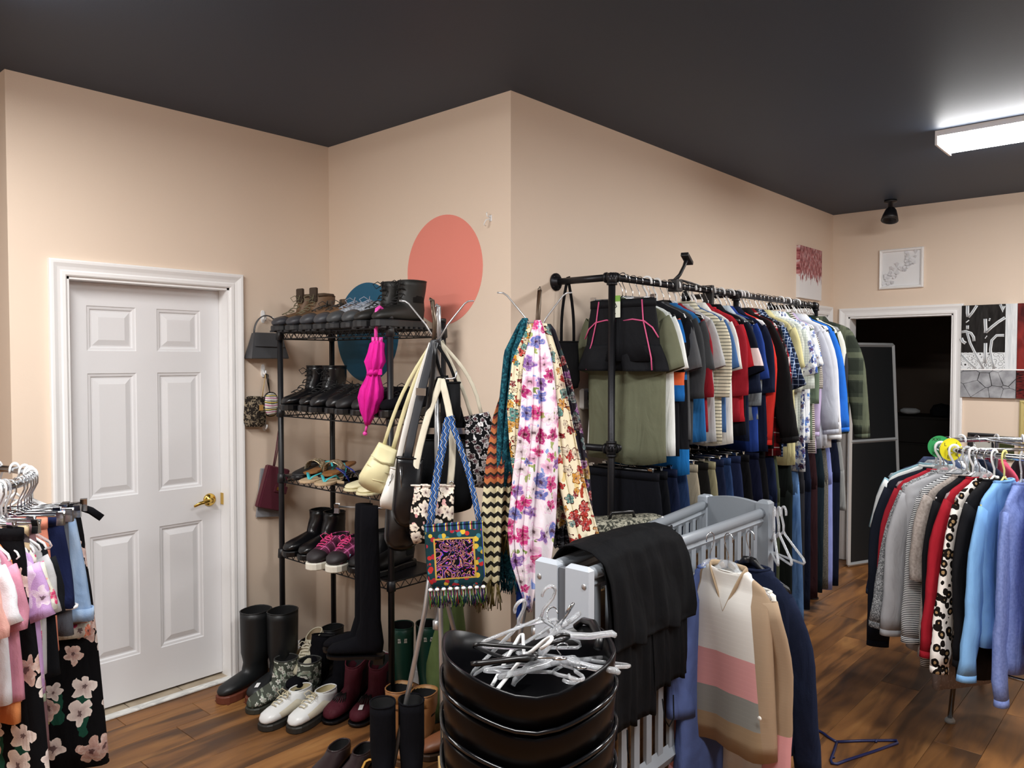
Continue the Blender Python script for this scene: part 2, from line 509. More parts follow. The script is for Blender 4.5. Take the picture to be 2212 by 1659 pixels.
BP = [(0, 0), (.014, 0), (.014, .058), (.010, .066), (.012, .074), (.008, .088), (.004, .094), (0, .096)]
def baseboard(name, x0, y0, x1, y1, nx, ny):
    r = [[(x0 + nx * p, y0 + ny * p, z), (x1 + nx * p, y1 + ny * p, z)] for p, z in BP]
    struct(name, MB().grid(r, sm=False), WHITE)
baseboard('baseboard_left', DX1 + .072, Yd, Xm, Yd, 0, -1)
baseboard('baseboard_center', Xm, Yt, Xm, Yd, -1, 0)
baseboard('baseboard_right', Xm, Yt, D2a - .072, Yt, 0, -1)
baseboard('baseboard_back', Xb, -4.6, Xb, B0 - .072, -1, 0)
baseboard('baseboard_return', Xl, Yd, DX0 - .072, Yd, 0, -1)

# ------------------------------------------------------------------ ceiling lights
EM = bpy.data.materials.new('led_diffuser'); EM.use_nodes = True
bs = EM.node_tree.nodes['Principled BSDF']
bs.inputs['Base Color'].default_value = (1, 1, 1, 1)
bs.inputs['Emission Color'].default_value = (1.0, .985, .965, 1)
bs.inputs['Emission Strength'].default_value = LED_POWER
def led(x, y, label, L=1.22, W=.30):
    r = empty('ceiling_light', label, 'ceiling light', (x, y, Zc), 0, 'ceiling lights')
    MB().box(-W / 2, W / 2, -L / 2, L / 2, -.03, 0).build('housing', WHITE, r)
    for s in (-1, 1):
        MB().box(-W / 2, W / 2, min(s * L / 2, s * (L / 2 - .012)), max(s * L / 2, s * (L / 2 - .012)), -.075, -.03).build('end_cap', WHITE, r)
    pr = [(-W / 2, -.03), (-W / 2 + .012, -.058), (-W / 2 + .04, -.07), (W / 2 - .04, -.07), (W / 2 - .012, -.058), (W / 2, -.03)]
    MB().grid([[(px, -L / 2 + .012, pz) for px, pz in pr], [(px, L / 2 - .012, pz) for px, pz in pr]], sm=False).build('diffuser', EM, r)
led(4.76, .50, 'long white LED ceiling light at the right edge')
led(.55, 2.35, 'long LED ceiling light above the left clothes rack')
led(1.45, .15, 'unseen LED ceiling light added above the view to brighten the shelf side')  # fixture added out of view for frontal light on the shelf unit
led(2.6, -1.0, 'long LED ceiling light behind the viewer, in the middle')
led(4.55, -2.2, 'long LED ceiling light far to the right')
led(-1.6, 2.35, 'long LED ceiling light far to the left')
# black spotlight on the ceiling
r = empty('ceiling_spotlight', 'small black spotlight on the ceiling above the framed white relief', 'spotlight', (6.36, 1.83, Zc))
MB().lathe([(0, 0), (.045, 0), (.045, -.018), (.02, -.022), (.02, -.06), (0, -.06)], 18).build('mount', BLACKM, r)
MB().lathe([(0, .05), (.025, .05), (.04, .03), (.055, -.02), (.062, -.055), (.05, -.055), (.045, -.03), (0, -.03)], 20, M=Tr(0, 0, -.105) @ Matrix.Rotation(.35, 4, 'Y')).build('head', BLACKM, r)
# ------------------------------------------------------------------ hangers (local x = hanger width, y = along the rail, z = 0 at the rail)
def hook_path(r=.021, drop=.095):
    p = [(-r, 0, -.012)]
    for k in range(9):
        a = pi - k * pi / 8
        p.append((r * cos(a), 0, r * sin(a)))
    p += [(r * .95, 0, -.018), (r * .45, 0, -.040), (0, 0, -.058), (0, 0, -drop)]
    return p
_hm = {}
def hanger_mesh(kind):
    """returns list of (part name, mesh)"""
    if kind in _hm: return _hm[kind]
    out = []
    if kind in ('wire_clear', 'wire_black', 'wire_white'):
        mt = {'wire_clear': CLEAR, 'wire_black': BLACKP, 'wire_white': WHITEP}[kind]
        out.append(('hook', MB().tube(hook_path(), .0022, 6).mesh('hook', CHROME)))
        m = MB()
        for s in (-1, 1):
            m.tube([(0, 0, -.092), (s * .03, 0, -.098), (s * .05, 0, -.115), (s * .12, 0, -.148), (s * .195, 0, -.172), (s * .205, 0, -.185)], [.010, .012, .009, .008, .008, .006], 6, flat=(1.5, .7))
        out.append(('arms', m.mesh('arms', mt)))
    elif kind in ('plastic_white', 'plastic_black', 'plastic_yellow', 'plastic_clear'):
        mt = {'plastic_white': WHITEP, 'plastic_black': BLACKP, 'plastic_yellow': plain('e9e08a', .35), 'plastic_clear': CLEAR}[kind]
        out.append(('hook', MB().tube(hook_path(.024, .09), .0045, 7, flat=(1.3, .8)).mesh('hook', mt)))
        m = MB()
        m.tube([(0, 0, -.086), (.02, 0, -.10), (.10, 0, -.135), (.195, 0, -.175), (.205, 0, -.188), (.195, 0, -.196), (.1, 0, -.197), (-.1, 0, -.197), (-.195, 0, -.196), (-.205, 0, -.188), (-.195, 0, -.175), (-.10, 0, -.135), (-.02, 0, -.10), (0, 0, -.086)], .0042, 7, flat=(1.25, .9))
        out.append(('frame', m.mesh('frame', mt)))
    elif kind in ('clip', 'clip_black', 'clip_clear', 'clip_kid'):
        hw = .11 if kind == 'clip_kid' else .16
        out.append(('hook', MB().tube(hook_path(), .0023, 6).mesh('hook', CHROME)))
        m = MB().tube([(-hw - .01, 0, -.098), (hw + .01, 0, -.098)], .003 if kind == 'clip' else .006, 7, flat=(1.3, .8))
        m.tube([(-.02, 0, -.098), (0, 0, -.085), (.02, 0, -.098)], .004, 6)
        out.append(('bar', m.mesh('bar', {'clip': CHROME, 'clip_black': BLACKP, 'clip_clear': CLEAR, 'clip_kid': CHROME}[kind])))
        for s in (-1, 1):
            m = MB()
            pr = [(-.008, -.128), (.008, -.128), (.005, -.105), (.010, -.086), (.006, -.084), (0, -.098), (-.006, -.084), (-.010, -.086), (-.005, -.105)]
            m.prism(pr, s * hw - .011, s * hw + .011, 'x')
            out.append(('clip', m.mesh('clip', CHROME if kind != 'clip_clear' else CLEAR)))
    _hm[kind] = out
    return out
def hanger(kind, loc, rz, label, group, rot=None):
    r = empty('clothes_hanger', label, 'hanger', loc, rz, group, rot)
    for n, me in hanger_mesh(kind): put(n, me, r)
    return r

# ------------------------------------------------------------------ tops: body, two sleeves, collar (z = 0 at the rail)
def fold(x, v, seed, amp):
    return amp * v * (sin(23 * x + seed + 1.5 * v) + .6 * sin(47 * x + 2.3 * seed + 2 * v) + .45 * sin(9 * x - 5 * v + 3 * seed))
def top_parts(g, L=.66, W=.205, hem=.235, th=.020, sleeve='short', sl=None, collar='crew', seed=0., neck=.072, amp=.009, drop=0., spread=1.0, z0=0., open_front=False, swing=0., hang=None, sa=None):
    """g: material, or dict(body=, sleeve=, collar=)"""
    mt = g if isinstance(g, dict) else {'body': g}
    mb_ = mt['body']; ms = mt.get('sleeve', mb_); mc = mt.get('collar', mb_)
    parts = []
    zs = [(-.104, neck, .020), (-.112, neck + .018, .020), (-.125, max(neck + .02, W * .56), .017), (-.146, max(neck + .03, W * .8), .015), (-.165, W - .012, .014), (-.18, W, .016), (-.215, W + .004, th * .95)]
    n2 = 9
    for k in range(1, n2 + 1):
        v = k / n2
        zs.append((-.215 - (L - .115) * v, lerp(W + .004, hem, v ** .8), th * (1 + .35 * v)))
    rings = []
    N = 30
    for j, (z, a, b) in enumerate(zs):
        v = smooth(-.16, -.215 - (L - .115), z) if False else max(0, min(1, (-.17 - z) / L))
        rg = []
        for (x, y) in sell(a, b, N, 2.6):
            dz = 0
            if j == len(zs) - 1: dz = .008 * sin(17 * x + seed * 1.7) - .012 * (x / hem) ** 2 * -1
            if j == 0: dz = -.012 * (1 if y < 0 else 0) * (1 - (x / a) ** 2)
            rg.append((x + swing * v, y + fold(x, v, seed, amp) + .02 * v * sin(seed), z + dz + z0))
        rings.append(rg)
    parts.append(('body', MB().loft(rings), mb_, .0025))
    if sleeve != 'none':
        ln = sl if sl else {'short': .215, 'long': .60, 'half': .34}[sleeve]
        for s in (-1, 1):
            a0 = sa or (.098 if sleeve != 'long' else .085)
            K = 6 if sleeve == 'short' else 11
            rr = random.Random(seed * 13 + s)
            ang0 = radians(60 + rr.uniform(-9, 6)); ang1 = radians((76 if sleeve == 'short' else 87) + rr.uniform(-9, 4)) + (1 - spread) * .2
            px, pz = W - .062, -.235
            if hang is not None: ang0, ang1, px, pz = radians(74), radians(91), W - .035, -.200
            rings = []
            for k in range(K + 1):
                v = k / K
                ang = lerp(ang0, ang1, smooth(0, .5, v))
                if k:
                    px += cos(ang) * ln / K; pz -= sin(ang) * ln / K
                tx, tz = cos(ang), -sin(ang)
                ax, az = -tz, tx                     # across the sleeve
                if sleeve == 'short': a = lerp(a0, a0 * .84, v)
                elif sleeve == 'half': a = lerp(a0, a0 * .72, v)
                else: a = lerp(a0, .05, v ** .7)
                b = lerp(.018, .026, v) * (1 if sleeve != 'long' else .9)
                rg = []
                for (u, w) in sell(a, b, 18, 2.4):
                    wob = .004 * v * sin(40 * v * ln + 30 * u + seed) + .006 * v * sin(seed + s + 9 * v)
                    rg.append((s * (px + ax * u), w + wob + (hang * -s * smooth(0, .4, v) if hang is not None else 0), pz + az * u + z0))
                rings.append(rg)
            mm = MB().loft(rings)
            # cuff rim
            parts.append(('sleeve', mm, ms, .0022))
            if sleeve == 'long':
                cr = [rings[-1]] + [[(p[0] + s * .001, p[1] * 1.12, p[2] - .028) for p in rings[-1]]]
                parts.append(('cuff', MB().loft(cr), mt.get('cuff', ms), .002))
    if collar == 'crew':
        pts = [(x, y, -.102 - (.012 * (1 - (x / neck) ** 2) if y < 0 else 0) + z0) for x, y in sell(neck, .021, 20, 2.4)]
        parts.append(('collar', MB().tube(pts, .006, 6, closed=True), mc, 0))
    elif collar == 'polo':
        rg = []
        for z, a, b in ((-.108, neck, .020), (-.082, neck - .006, .019), (-.080, neck + .002, .023), (-.115, neck + .030, .030), (-.128, neck + .040, .031)):
            rg.append([(x, y, z + z0 - (.010 if (y < -.4 * b and z < -.11) else 0)) for x, y in sell(a, b, 22, 2.5)])
        parts.append(('collar', MB().loft(rg), mc, .002))
    elif collar == 'vneck':
        pts = [(x, y, -.102 - (.16 * (1 - abs(x / neck)) if y < -.003 else 0) + z0) for x, y in sell(neck, .022, 28, 2.6)]
        parts.append(('collar', MB().tube(pts, .010, 6, closed=True, flat=(1.3, .5)), mc, 0))
    return parts
def pants_parts(mat, L=1.0, W=.19, hem=.11, th=.022, seed=0., z0=-.105, kind='pants', amp=.005, band=None, crotch=.27):
    parts = []
    N = 26
    rg = []
    for z, a, b in ((0, W, th * .7), (-.035, W, th * .8), (-.10, W * 1.06, th), (-crotch * .8, W * 1.12, th * 1.1), (-crotch - .03, W * 1.12, th * 1.05)):
        rg.append([(x, y + fold(x, -z, seed, amp), z + z0) for x, y in sell(a, b, N, 2.7)])
    if kind == 'skirt':
        rg = []
        for k in range(9):
            v = k / 8
            a = lerp(W, hem, v)
            rg.append([(x, y + fold(x, v, seed, amp * 2.5), z0 - L * v - (.01 * (x / a) ** 2 * v)) for x, y in sell(a, th * (.7 + .6 * v), N, 2.7)])
        parts.append(('skirt_panel', MB().loft(rg), mat, .002))
    else:
        parts.append(('hips', MB().loft(rg), mat, .002))
        for s in (-1, 1):
            lr = []
            K = 9
            for k in range(K + 1):
                v = k / K
                z = -crotch * .82 - (L - crotch * .82) * v
                a = lerp(W * .56, hem, v ** .7)
                cx = s * lerp(W * .565, max(hem * 1.02, W * .5), v)
                lr.append([(cx + x, y + fold(x + cx, v, seed + s, amp * 1.6) + s * .004, z + z0) for x, y in sell(a, th * (1.0 + .2 * v), 18, 2.5)])
            parts.append(('leg', MB().loft(lr), mat, .002))
    wr = [[(x * 1.015, y * 1.25 + fold(x, -z, seed, amp), z + z0) for x, y in sell(W, th * .72, N, 2.7)] for z in (.002, -.034)]
    parts.append(('waistband', MB().loft(wr), band or mat, .002))
    return parts
def garment(name, label, cat, parts, loc, rz, group=None, rot=None, shade=True):
    if len(label.split()) < 4: label += ' on the ' + (group or 'rack').split(' the ')[-1].split(' on ')[-1]
    r = empty(name, label, cat, loc, rz, group, rot)
    last = None
    for n, mb, mt, thick in parts:
        o = mb.build(n, mt, last if n == 'cuff' else r, thick=thick)
        if n == 'sleeve': last = o
    return r
# ------------------------------------------------------------------ long black pipe rack on the right wall
RX0, RX1, RY, RZ, RZL = 2.964, 5.44, 2.044, 2.052, 1.262
rk = empty('pipe_clothes_rack', 'long black iron pipe clothes rack with two rails fixed to the wall', 'clothes rack', (RX0, RY, 0))
def pipe(name, a, b, r=.0165):
    MB().tube([a, b], r, 12).build(name, PIPE, rk, loc=(-RX0, -RY, 0))
def fitting(x, y, z, dirs):
    m = MB()
    for d in dirs:
        d = Vector(d); p = Vector((x, y, z))
        m.tube([p - d * .012, p + d * .032], .0215, 12); m.tube([p + d * .026, p + d * .036], .0245, 12)
    m.build('tee_fitting', PIPE, rk, loc=(-RX0, -RY, 0))
pipe('rail', (RX0, RY, RZ), (RX1, RY, RZ))
pipe('rail', (RX0, RY, RZL), (RX1, RY, RZL))
for x in (RX0, 4.22, RX1):
    pipe('post', (x, RY, .012), (x, RY, RZ))
    for z in (RZ, RZL):
        pipe('wall_arm', (x, RY, z), (x, Yt - .012, z))
        dr = [(0, 1, 0), (0, 0, -1)]
        if x < RX1 - .1: dr.append((1, 0, 0))
        if x > RX0 + .1: dr.append((-1, 0, 0))
        if z == RZL: dr.append((0, 0, 1))
        fitting(x, RY, z, dr)
        m = MB().lathe([(0, 0), (.043, 0), (.043, .008), (.026, .010), (.025, .024), (0, .024)], 20, M=Tr(x, Yt, z) @ Matrix.Rotation(pi / 2, 4, 'X'))
        for q in range(4):
            a = pi / 4 + q * pi / 2
            m.ball((x + .033 * cos(a), Yt - .009, z + .033 * sin(a)), .005, 6)
        m.build('wall_flange', PIPE, rk, loc=(-RX0, -RY, 0))
    MB().lathe([(0, 0), (.043, 0), (.043, .008), (.026, .010), (.025, .024), (0, .024)], 20, M=Tr(x, RY, 0)).build('floor_flange', PIPE, rk, loc=(-RX0, -RY, 0))

# black clamp holder on the rail
r = empty('clamp_holder', 'black clamp with a raised arm gripping the pipe rail', 'clamp', (3.53, RY, RZ))
MB().box(-.03, .03, -.028, .028, -.03, .034).build('jaw', BLACKM, r, bevel=.006)
MB().tube([(0, 0, .03), (.03, -.01, .06), (.055, -.02, .105), (.075, -.02, .135)], [.012, .009, .009, .011], 8).build('arm', BLACKM, r)
MB().box(-.055, .055, -.02, .02, -.010, .010).build('head', BLACKM, r, loc=(.085, -.02, .145), rot=(0, .35, .25), bevel=.003)
MB().tube([(.02, -.02, .03), (.12, -.025, .022), (.22, -.022, .012), (.34, -.02, .004)], .006, 7).build('cable', BLACKM, r)
r = empty('strap_clip', 'black plastic clip with a strap hanging on the pipe rail', 'clip', (3.885, RY, RZ))
MB().box(-.012, .012, -.03, .03, -.085, .028).build('clip_body', BLACKM, r, bevel=.004)
MB().tube([(0, -.03, -.08), (-.002, -.034, -.11)], .008, 8).build('clip_lever', BLACKM, r)

# ---- tops on the upper rail, from the near end to the far end
fl_haw = floral('hawaiian_blue_white', 'e9ecf0', ['2f4f9a', '6f8fc8', '22305c', 'b9c4dc'], ['3a5aa6', '27346b', 'ffffff', '7f95c6'], 26, .40, 45)
fl_wb = floral('blue_on_white', 'eef1f4', ['4a79c4', '9db8dd', 'e0e6ee'], ['5b88cc', 'ffffff'], 24, .34, 40)
pl_red = plaid('red_black_plaid', '8c1720', '0d0d10', 'e8dcdc', .085, .5, .06)
pl_grey = plaid('charcoal_plaid', '2a2a2e', '0c0c0e', '8a8a8e', .08, .5, .06)
pl_blue = plaid('blue_check', '2d4d7e', '16243f', 'c6d2e6', .018, .45, .16)
pl_cream = plaid('pale_check', 'd6d7c8', 'c2c6bb', '9aa29b', .016, .5, .16)
pl_white = plaid('white_check', 'e2e7e0', 'd3dad4', '9aa9a2', .016, .5, .14)
pl_ging = stripes('brown_gingham', [(0, '2c211d'), (.5, 'e4ddd2')], .012, 2)
pl_camo = plaid('olive_flannel', '4a5145', '2a2f29', '656b58', .15, .5, .25)
st_cream = stripes('cream_grey_stripes', [(0, 'd9d3bd'), (.78, '59584f')], .017, 2)
st_color = stripes('orange_blue_block', [(0, '2169b4'), (.35, 'e0683f'), (.55, '141416')], .30, 2)
rug_sl = stripes('rugby_sleeve', [(0, '10131f'), (.22, 'e5cfcd'), (.62, '10131f')], .23, 2)
CG = lambda c: cloth(c)
t = NT('black_with_blue_hem'); BLHEM = clothmat(t, t.ramp(t.m('MULTIPLY', t.xyz(t.co())[2], -1.0), [(0, '1b1c20'), (.42, '2a6fb4'), (.47, '1b1c20'), (.80, '2273bb')], True))
tops = [
 # label, material, kwargs
 ('olive green T-shirt behind the black bike shorts', CG('6d705c'), dict(L=.76, hem=.215, W=.2, th=.03, amp=.014)),
 ('bright white T-shirt next to the olive one', CG('eef3f2'), dict(L=.72, hem=.24)),
 ('black T-shirt with orange and blue banded sleeves', dict(body=CG('15161a'), sleeve=st_color), dict(L=.74, sleeve='half')),
 ('blue T-shirt with its bright hem showing below the white T-shirt', BLHEM, dict(L=.83, sl=.20, hem=.22)),
 ('dark grey T-shirt with grey sleeve near the front of the pipe rack', CG('5c5e61'), dict(L=.66)),
 ('charcoal T-shirt near the front of the pipe rack', CG('3d3f42'), dict(L=.70, sleeve='half')),
 ('slate grey T-shirt with a blue side stripe', dict(body=CG('2e6da8'), sleeve=CG('46484b')), dict(L=.68)),
 ('dark red T-shirt squeezed between grey T-shirts', CG('8a1f2a'), dict(L=.64, sleeve='half')),
 ('light heather grey T-shirt before the striped polo', CG('b6b8ba'), dict(L=.70)),
 ('cream polo shirt with thin grey stripes', st_cream, dict(L=.70, sleeve='half', collar='polo')),
 ('denim blue T-shirt beside the cream striped polo', CG('45689b'), dict(L=.66)),
 ('white polo shirt beside the red polo', CG('e6e5e0'), dict(L=.72, collar='polo')),
 ('crimson red polo shirt with a raised collar', CG('93202c'), dict(L=.60, collar='polo', sleeve='half')),
 ('bright red T-shirt right behind the crimson polo', CG('b9242f'), dict(L=.62)),
 ('black rugby shirt with a pink and navy sleeve band', dict(body=CG('15161c'), sleeve=rug_sl), dict(L=.68, collar='polo', sl=.25)),
 ('navy T-shirt behind the rugby shirt', CG('1a2238'), dict(L=.72, sleeve='half')),
 ('grey polo shirt with a pale blue collar', dict(body=CG('80878d'), collar=CG('b9c6d2')), dict(L=.62, collar='polo', sleeve='half', sl=.40)),
 ('royal blue polo shirt', CG('27418c'), dict(L=.78, collar='polo', sl=.27)),
 ('dark navy polo shirt behind the royal blue one', CG('161d33'), dict(L=.80, sleeve='half', collar='polo')),
 ('scarlet long sleeved shirt among navy ones', CG('d8372f'), dict(L=.72, sleeve='long')),
 ('black jacket behind the scarlet shirt', CG('1d1c1d'), dict(L=.78, sleeve='long', collar='polo')),
 ('red and black plaid flannel shirt', pl_red, dict(L=.84, sleeve='long', collar='polo')),
 ('charcoal plaid flannel shirt', pl_grey, dict(L=.80, sleeve='long', collar='polo')),
 ('navy blue check short sleeved shirt', pl_blue, dict(L=.84, collar='polo', sl=.28)),
 ('dark blue plaid short sleeved shirt behind the navy check one', plaid('dark_blue_plaid', '1d2b49', '0f1626', '9fb0cc', .03, .5, .1), dict(L=.8, collar='polo', sl=.34)),
 ('pale yellow shirt between two checked shirts', CG('cfc795'), dict(L=.90, collar='polo')),
 ('cream and grey check shirt', pl_cream, dict(L=.80, collar='polo', sleeve='half')),
 ('white check short sleeved shirt with a wide flared sleeve', pl_white, dict(L=.74, collar='polo', sl=.33, spread=.4)),
 ('blue and white leaf print Hawaiian shirt', fl_haw, dict(L=.95, collar='polo', hem=.26, sl=.26)),
 ('white shirt with a soft blue print', fl_wb, dict(L=.80, collar='polo')),
 ('sage green long sleeved shirt', CG('667663'), dict(L=.78, sleeve='half', sl=.42, collar='polo')),
 ('brown and white mini gingham shirt', pl_ging, dict(L=.86, sleeve='half', collar='polo')),
 ('lilac dress shirt', CG('b9a9cb'), dict(L=.88, sleeve='long', collar='polo')),
 ('light grey dress shirt', CG('b4b8c3'), dict(L=.84, sleeve='long', collar='polo')),
 ('pale silver dress shirt with a stiff collar', CG('cacdd6'), dict(L=.84, sleeve='long', collar='polo', sl=.56)),
 ('white dress shirt with hanging cuffs', CG('e6e7e9'), dict(L=.86, sleeve='long', collar='polo', sl=.64)),
 ('dark charcoal sweater with a drooping sleeve', CG('2c2e32'), dict(L=.70, sleeve='long', sl=.58)),
 ('bright azure blue long sleeved pullover', CG('2a6fd2'), dict(L=.72, sleeve='long')),
 ('dark forest green shirt near the far end', CG('1f2b25'), dict(L=.76, sleeve='long', collar='polo')),
 ('ivory white shirt near the far end of the pipe rack', CG('dfe0d6'), dict(L=.70, sleeve='half')),
 ('charcoal hoodie with a small white chest mark', CG('37383c'), dict(L=.72, sleeve='long')),
 ('olive grey flannel shirt, last on the pipe rack', pl_camo, dict(L=.78, sleeve='long', collar='polo', sl=.66, W=.23)),
]
kinds = ['wire_clear', 'plastic_white', 'wire_black', 'wire_clear', 'wire_white', 'wire_clear', 'wire_black', 'plastic_white']
rg_ = random.Random(11)
n = len(tops)
for i, (lab, mt, kw) in enumerate(tops):
    x = 3.075 + (RX1 - .05 - 3.075) * i / (n - 1)
    if abs(x - 4.22) < .03: x += .035
    rz = radians(90 + rg_.uniform(-9, 11))
    yy = RY + rg_.uniform(-.012, .004)
    kd = kinds[(i * 5 + i // 7) % len(kinds)]
    if i in (11, 12, 15, 20, 21): kd = 'plastic_white'
    kw = dict(kw); kw.setdefault('seed', i * 1.37); kw.setdefault('th', .018); kw.setdefault('amp', .010); kw['W'] = kw.get('W', .205) + rg_.uniform(-.014, .016)
    garment('shirt' if 'T-shirt' not in lab else 't_shirt', lab, 'shirt', top_parts(mt, **kw), (x, yy, RZ), rz, 'tops on the pipe rack')
    hanger(kd, (x, yy, RZ), rz, 'hanger under the ' + ' '.join(lab.split()[:11]), 'hangers on the upper pipe rail')
# black bike shorts with pink seams, clipped at the very front
SH = cloth('17181c', .2, .7)
PINK = plain('d8588a', .6)
bx, by = 3.005, RY
parts = pants_parts(SH, L=.325, W=.172, hem=.118, th=.026, kind='shorts', crotch=.25, seed=2, amp=.012)
g = garment('bike_shorts', 'black bike shorts with pink seams clipped at the front of the pipe rack', 'shorts', parts, (bx, by - .03, RZ), radians(92))
for s in (-1, 1):
    MB().tube([(s * .115, .021, -.108), (s * .125, .026, -.20), (s * .150, .026, -.30), (s * .17, .032, -.37), (s * .175, .034, -.425)], .0035, 6).build('pink_seam', PINK, g)
    MB().tube([(s * .02, .024, -.20), (s * .07, .026, -.195), (s * .13, .026, -.205), (s * .17, .022, -.235), (s * .196, .014, -.28)], .0035, 6).build('pink_seam', PINK, g)
hanger('clip', (bx, by - .03, RZ), radians(92), 'chrome clip hanger holding the black bike shorts', 'hangers on the upper pipe rail')
tg = empty('swing_tag', 'green and white paper swing tag hung over the black bike shorts', 'tag', (bx - .035, by - .012, RZ))
MB().box(-.001, .001, -.030, .030, -.185, -.085).build('card', plain('e8ecdd', .6), tg)
MB().box(-.0016, .0016, -.030, .030, -.112, -.085).build('green_band', plain('7fb04a', .6), tg)
MB().tube([(0, 0, -.088), (.01, .004, -.04), (.03, .01, .012)], .001, 5).build('string', WHITEP, tg)
MB().tube([(-.002, .012, -.125), (-.002, -.004, -.12), (-.002, -.012, -.135), (-.002, .004, -.145), (-.002, .012, -.158), (-.002, -.006, -.168)], .0022, 5).build('printed_figure', plain('2a2c30'), tg)

# ---- trousers on the lower rail
DENIM = lambda n, c0, c1: blotch(n, [(.3, c0), (.7, c1)], 26, .3, 4, (1, 1, .25), False)
jean_dark = DENIM('dark_denim', '10162a', '1b2440'); jean_mid = DENIM('mid_denim', '1d2c4c', '2f4670'); jean_light = DENIM('light_denim', '3d5d8c', '6285b3')
bot = [
 ('black trousers clipped lowest at the near post', CG('14151b'), dict(L=.80, W=.2)),
 ('black jeans second from the near post', CG('101116'), dict(L=.95, W=.2)),
 ('dark navy jeans with pale stitching', jean_dark, dict(L=1.0, W=.2)),
 ('dark blue jeans beside the beige slim trousers', jean_mid, dict(L=.98, W=.185)),
 ('beige slim trousers', CG('9d937f'), dict(L=.95, W=.19)),
 ('black cargo trousers next to the khaki chinos', CG('151413'), dict(L=.98, W=.19)),
 ('khaki chino trousers with a back pocket', CG('8a8468'), dict(L=.98, W=.205)),
 ('very dark jeans behind the khaki chinos', jean_dark, dict(L=.98, W=.19)),
 ('blue denim shorts with folded flap', jean_mid, dict(L=.48, W=.19, kind='shorts', hem=.12)),
 ('navy chino trousers', CG('1c2440'), dict(L=1.0, W=.19)),
 ('black dress trousers between two navy pairs', CG('0f0f12'), dict(L=1.02, W=.2)),
 ('midnight blue trousers', CG('10142a'), dict(L=1.04, W=.2)),
 ('black sweatpants on the lower rail', CG('121216'), dict(L=1.04, W=.2)),
 ('dark indigo jeans in the middle of the lower rail', jean_dark, dict(L=1.06, W=.2)),
 ('olive drab trousers', CG('424836'), dict(L=1.0, W=.2)),
 ('magenta cloth with an angled hem', CG('9a1f86'), dict(L=.30, W=.12, kind='skirt', hem=.15)),
 ('very dark green trousers', CG('191e1c'), dict(L=.92, W=.2)),
 ('light blue jeans with a wide hem near the floor', jean_light, dict(L=1.10, W=.19, hem=.125)),
 ('charcoal dress trousers', CG('2a2a2e'), dict(L=1.0, W=.19)),
 ('navy dress trousers toward the far end', CG('141a2c'), dict(L=1.04, W=.2)),
 ('dark maroon trousers', CG('2e191d'), dict(L=1.0, W=.19)),
 ('dark teal trousers', CG('15222b'), dict(L=.98, W=.2)),
 ('grey tweed trousers', blotch('tweed', [(.35, '5d5b55'), (.5, '77746b'), (.6, '4a4843')], 150, .2, 2), dict(L=.98, W=.19)),
 ('periwinkle blue trousers', CG('8c97d6'), dict(L=1.0, W=.19)),
 ('navy work trousers beside the periwinkle pair', CG('111628'), dict(L=1.0, W=.2)),
 ('light grey shorts, last on the lower rail', CG('8b8d8c'), dict(L=.5, W=.2, kind='shorts', hem=.12)),
]
n = len(bot)
for i, (lab, mt, kw) in enumerate(bot):
    x = 3.04 + (RX1 - .06 - 3.04) * i / (n - 1)
    if abs(x - 4.22) < .045: x += .05
    rz = radians(90 + rg_.uniform(-6, 9))
    kw = dict(kw); kw.setdefault('seed', i * 2.1)
    dy = -.04 + rg_.uniform(-.01, .01)
    garment('trousers', lab, 'trousers', pants_parts(mt, **kw), (x, RY + dy * 0, RZL), rz, 'trousers on the lower pipe rail')
    hanger('clip' if i % 3 else 'clip_black', (x, RY, RZL), rz, 'clip hanger holding the ' + ' '.join(lab.split()[:10]), 'clip hangers on the lower pipe rail')
# ------------------------------------------------------------------ black wire shelf unit
SX0, SX1, SY0, SY1 = 2.205, 2.525, 2.705, 3.60
SHZ = [1.815, 1.415, 1.07, .675]
su = empty('wire_shelf_unit', 'tall black wire shelving unit full of shoes', 'shelf', (SX0, SY0, 0))
OFF = (-SX0, -SY0, 0)
for px, py in ((SX0, SY0), (SX0, SY1), (SX1, SY0), (SX1, SY1)):
    m = MB().tube([(px, py, .01), (px, py, 1.865)], .0145, 12)
    p = MB()
    m.build('post', BLACKM, su, loc=OFF)
    rr = [(.0128, z) for z in ()]
    for z in [1.865]:
        MB().lathe([(0, .004), (.013, .004), (.016, 0), (.016, -.014), (.0146, -.014)], 14, M=Tr(px, py, z)).build('post_cap', BLACKM, su, loc=OFF)
    MB().lathe([(.010, 0), (.018, .002), (.018, .012), (.010, .016)], 12, M=Tr(px, py, 0)).build('foot', BLACKM, su, loc=OFF)
    for z in SHZ:
        MB().lathe([(.0147, -.04), (.0215, -.036), (.019, .008), (.0147, .01)], 14, M=Tr(px, py, z)).build('collar', BLACKM, su, loc=OFF)
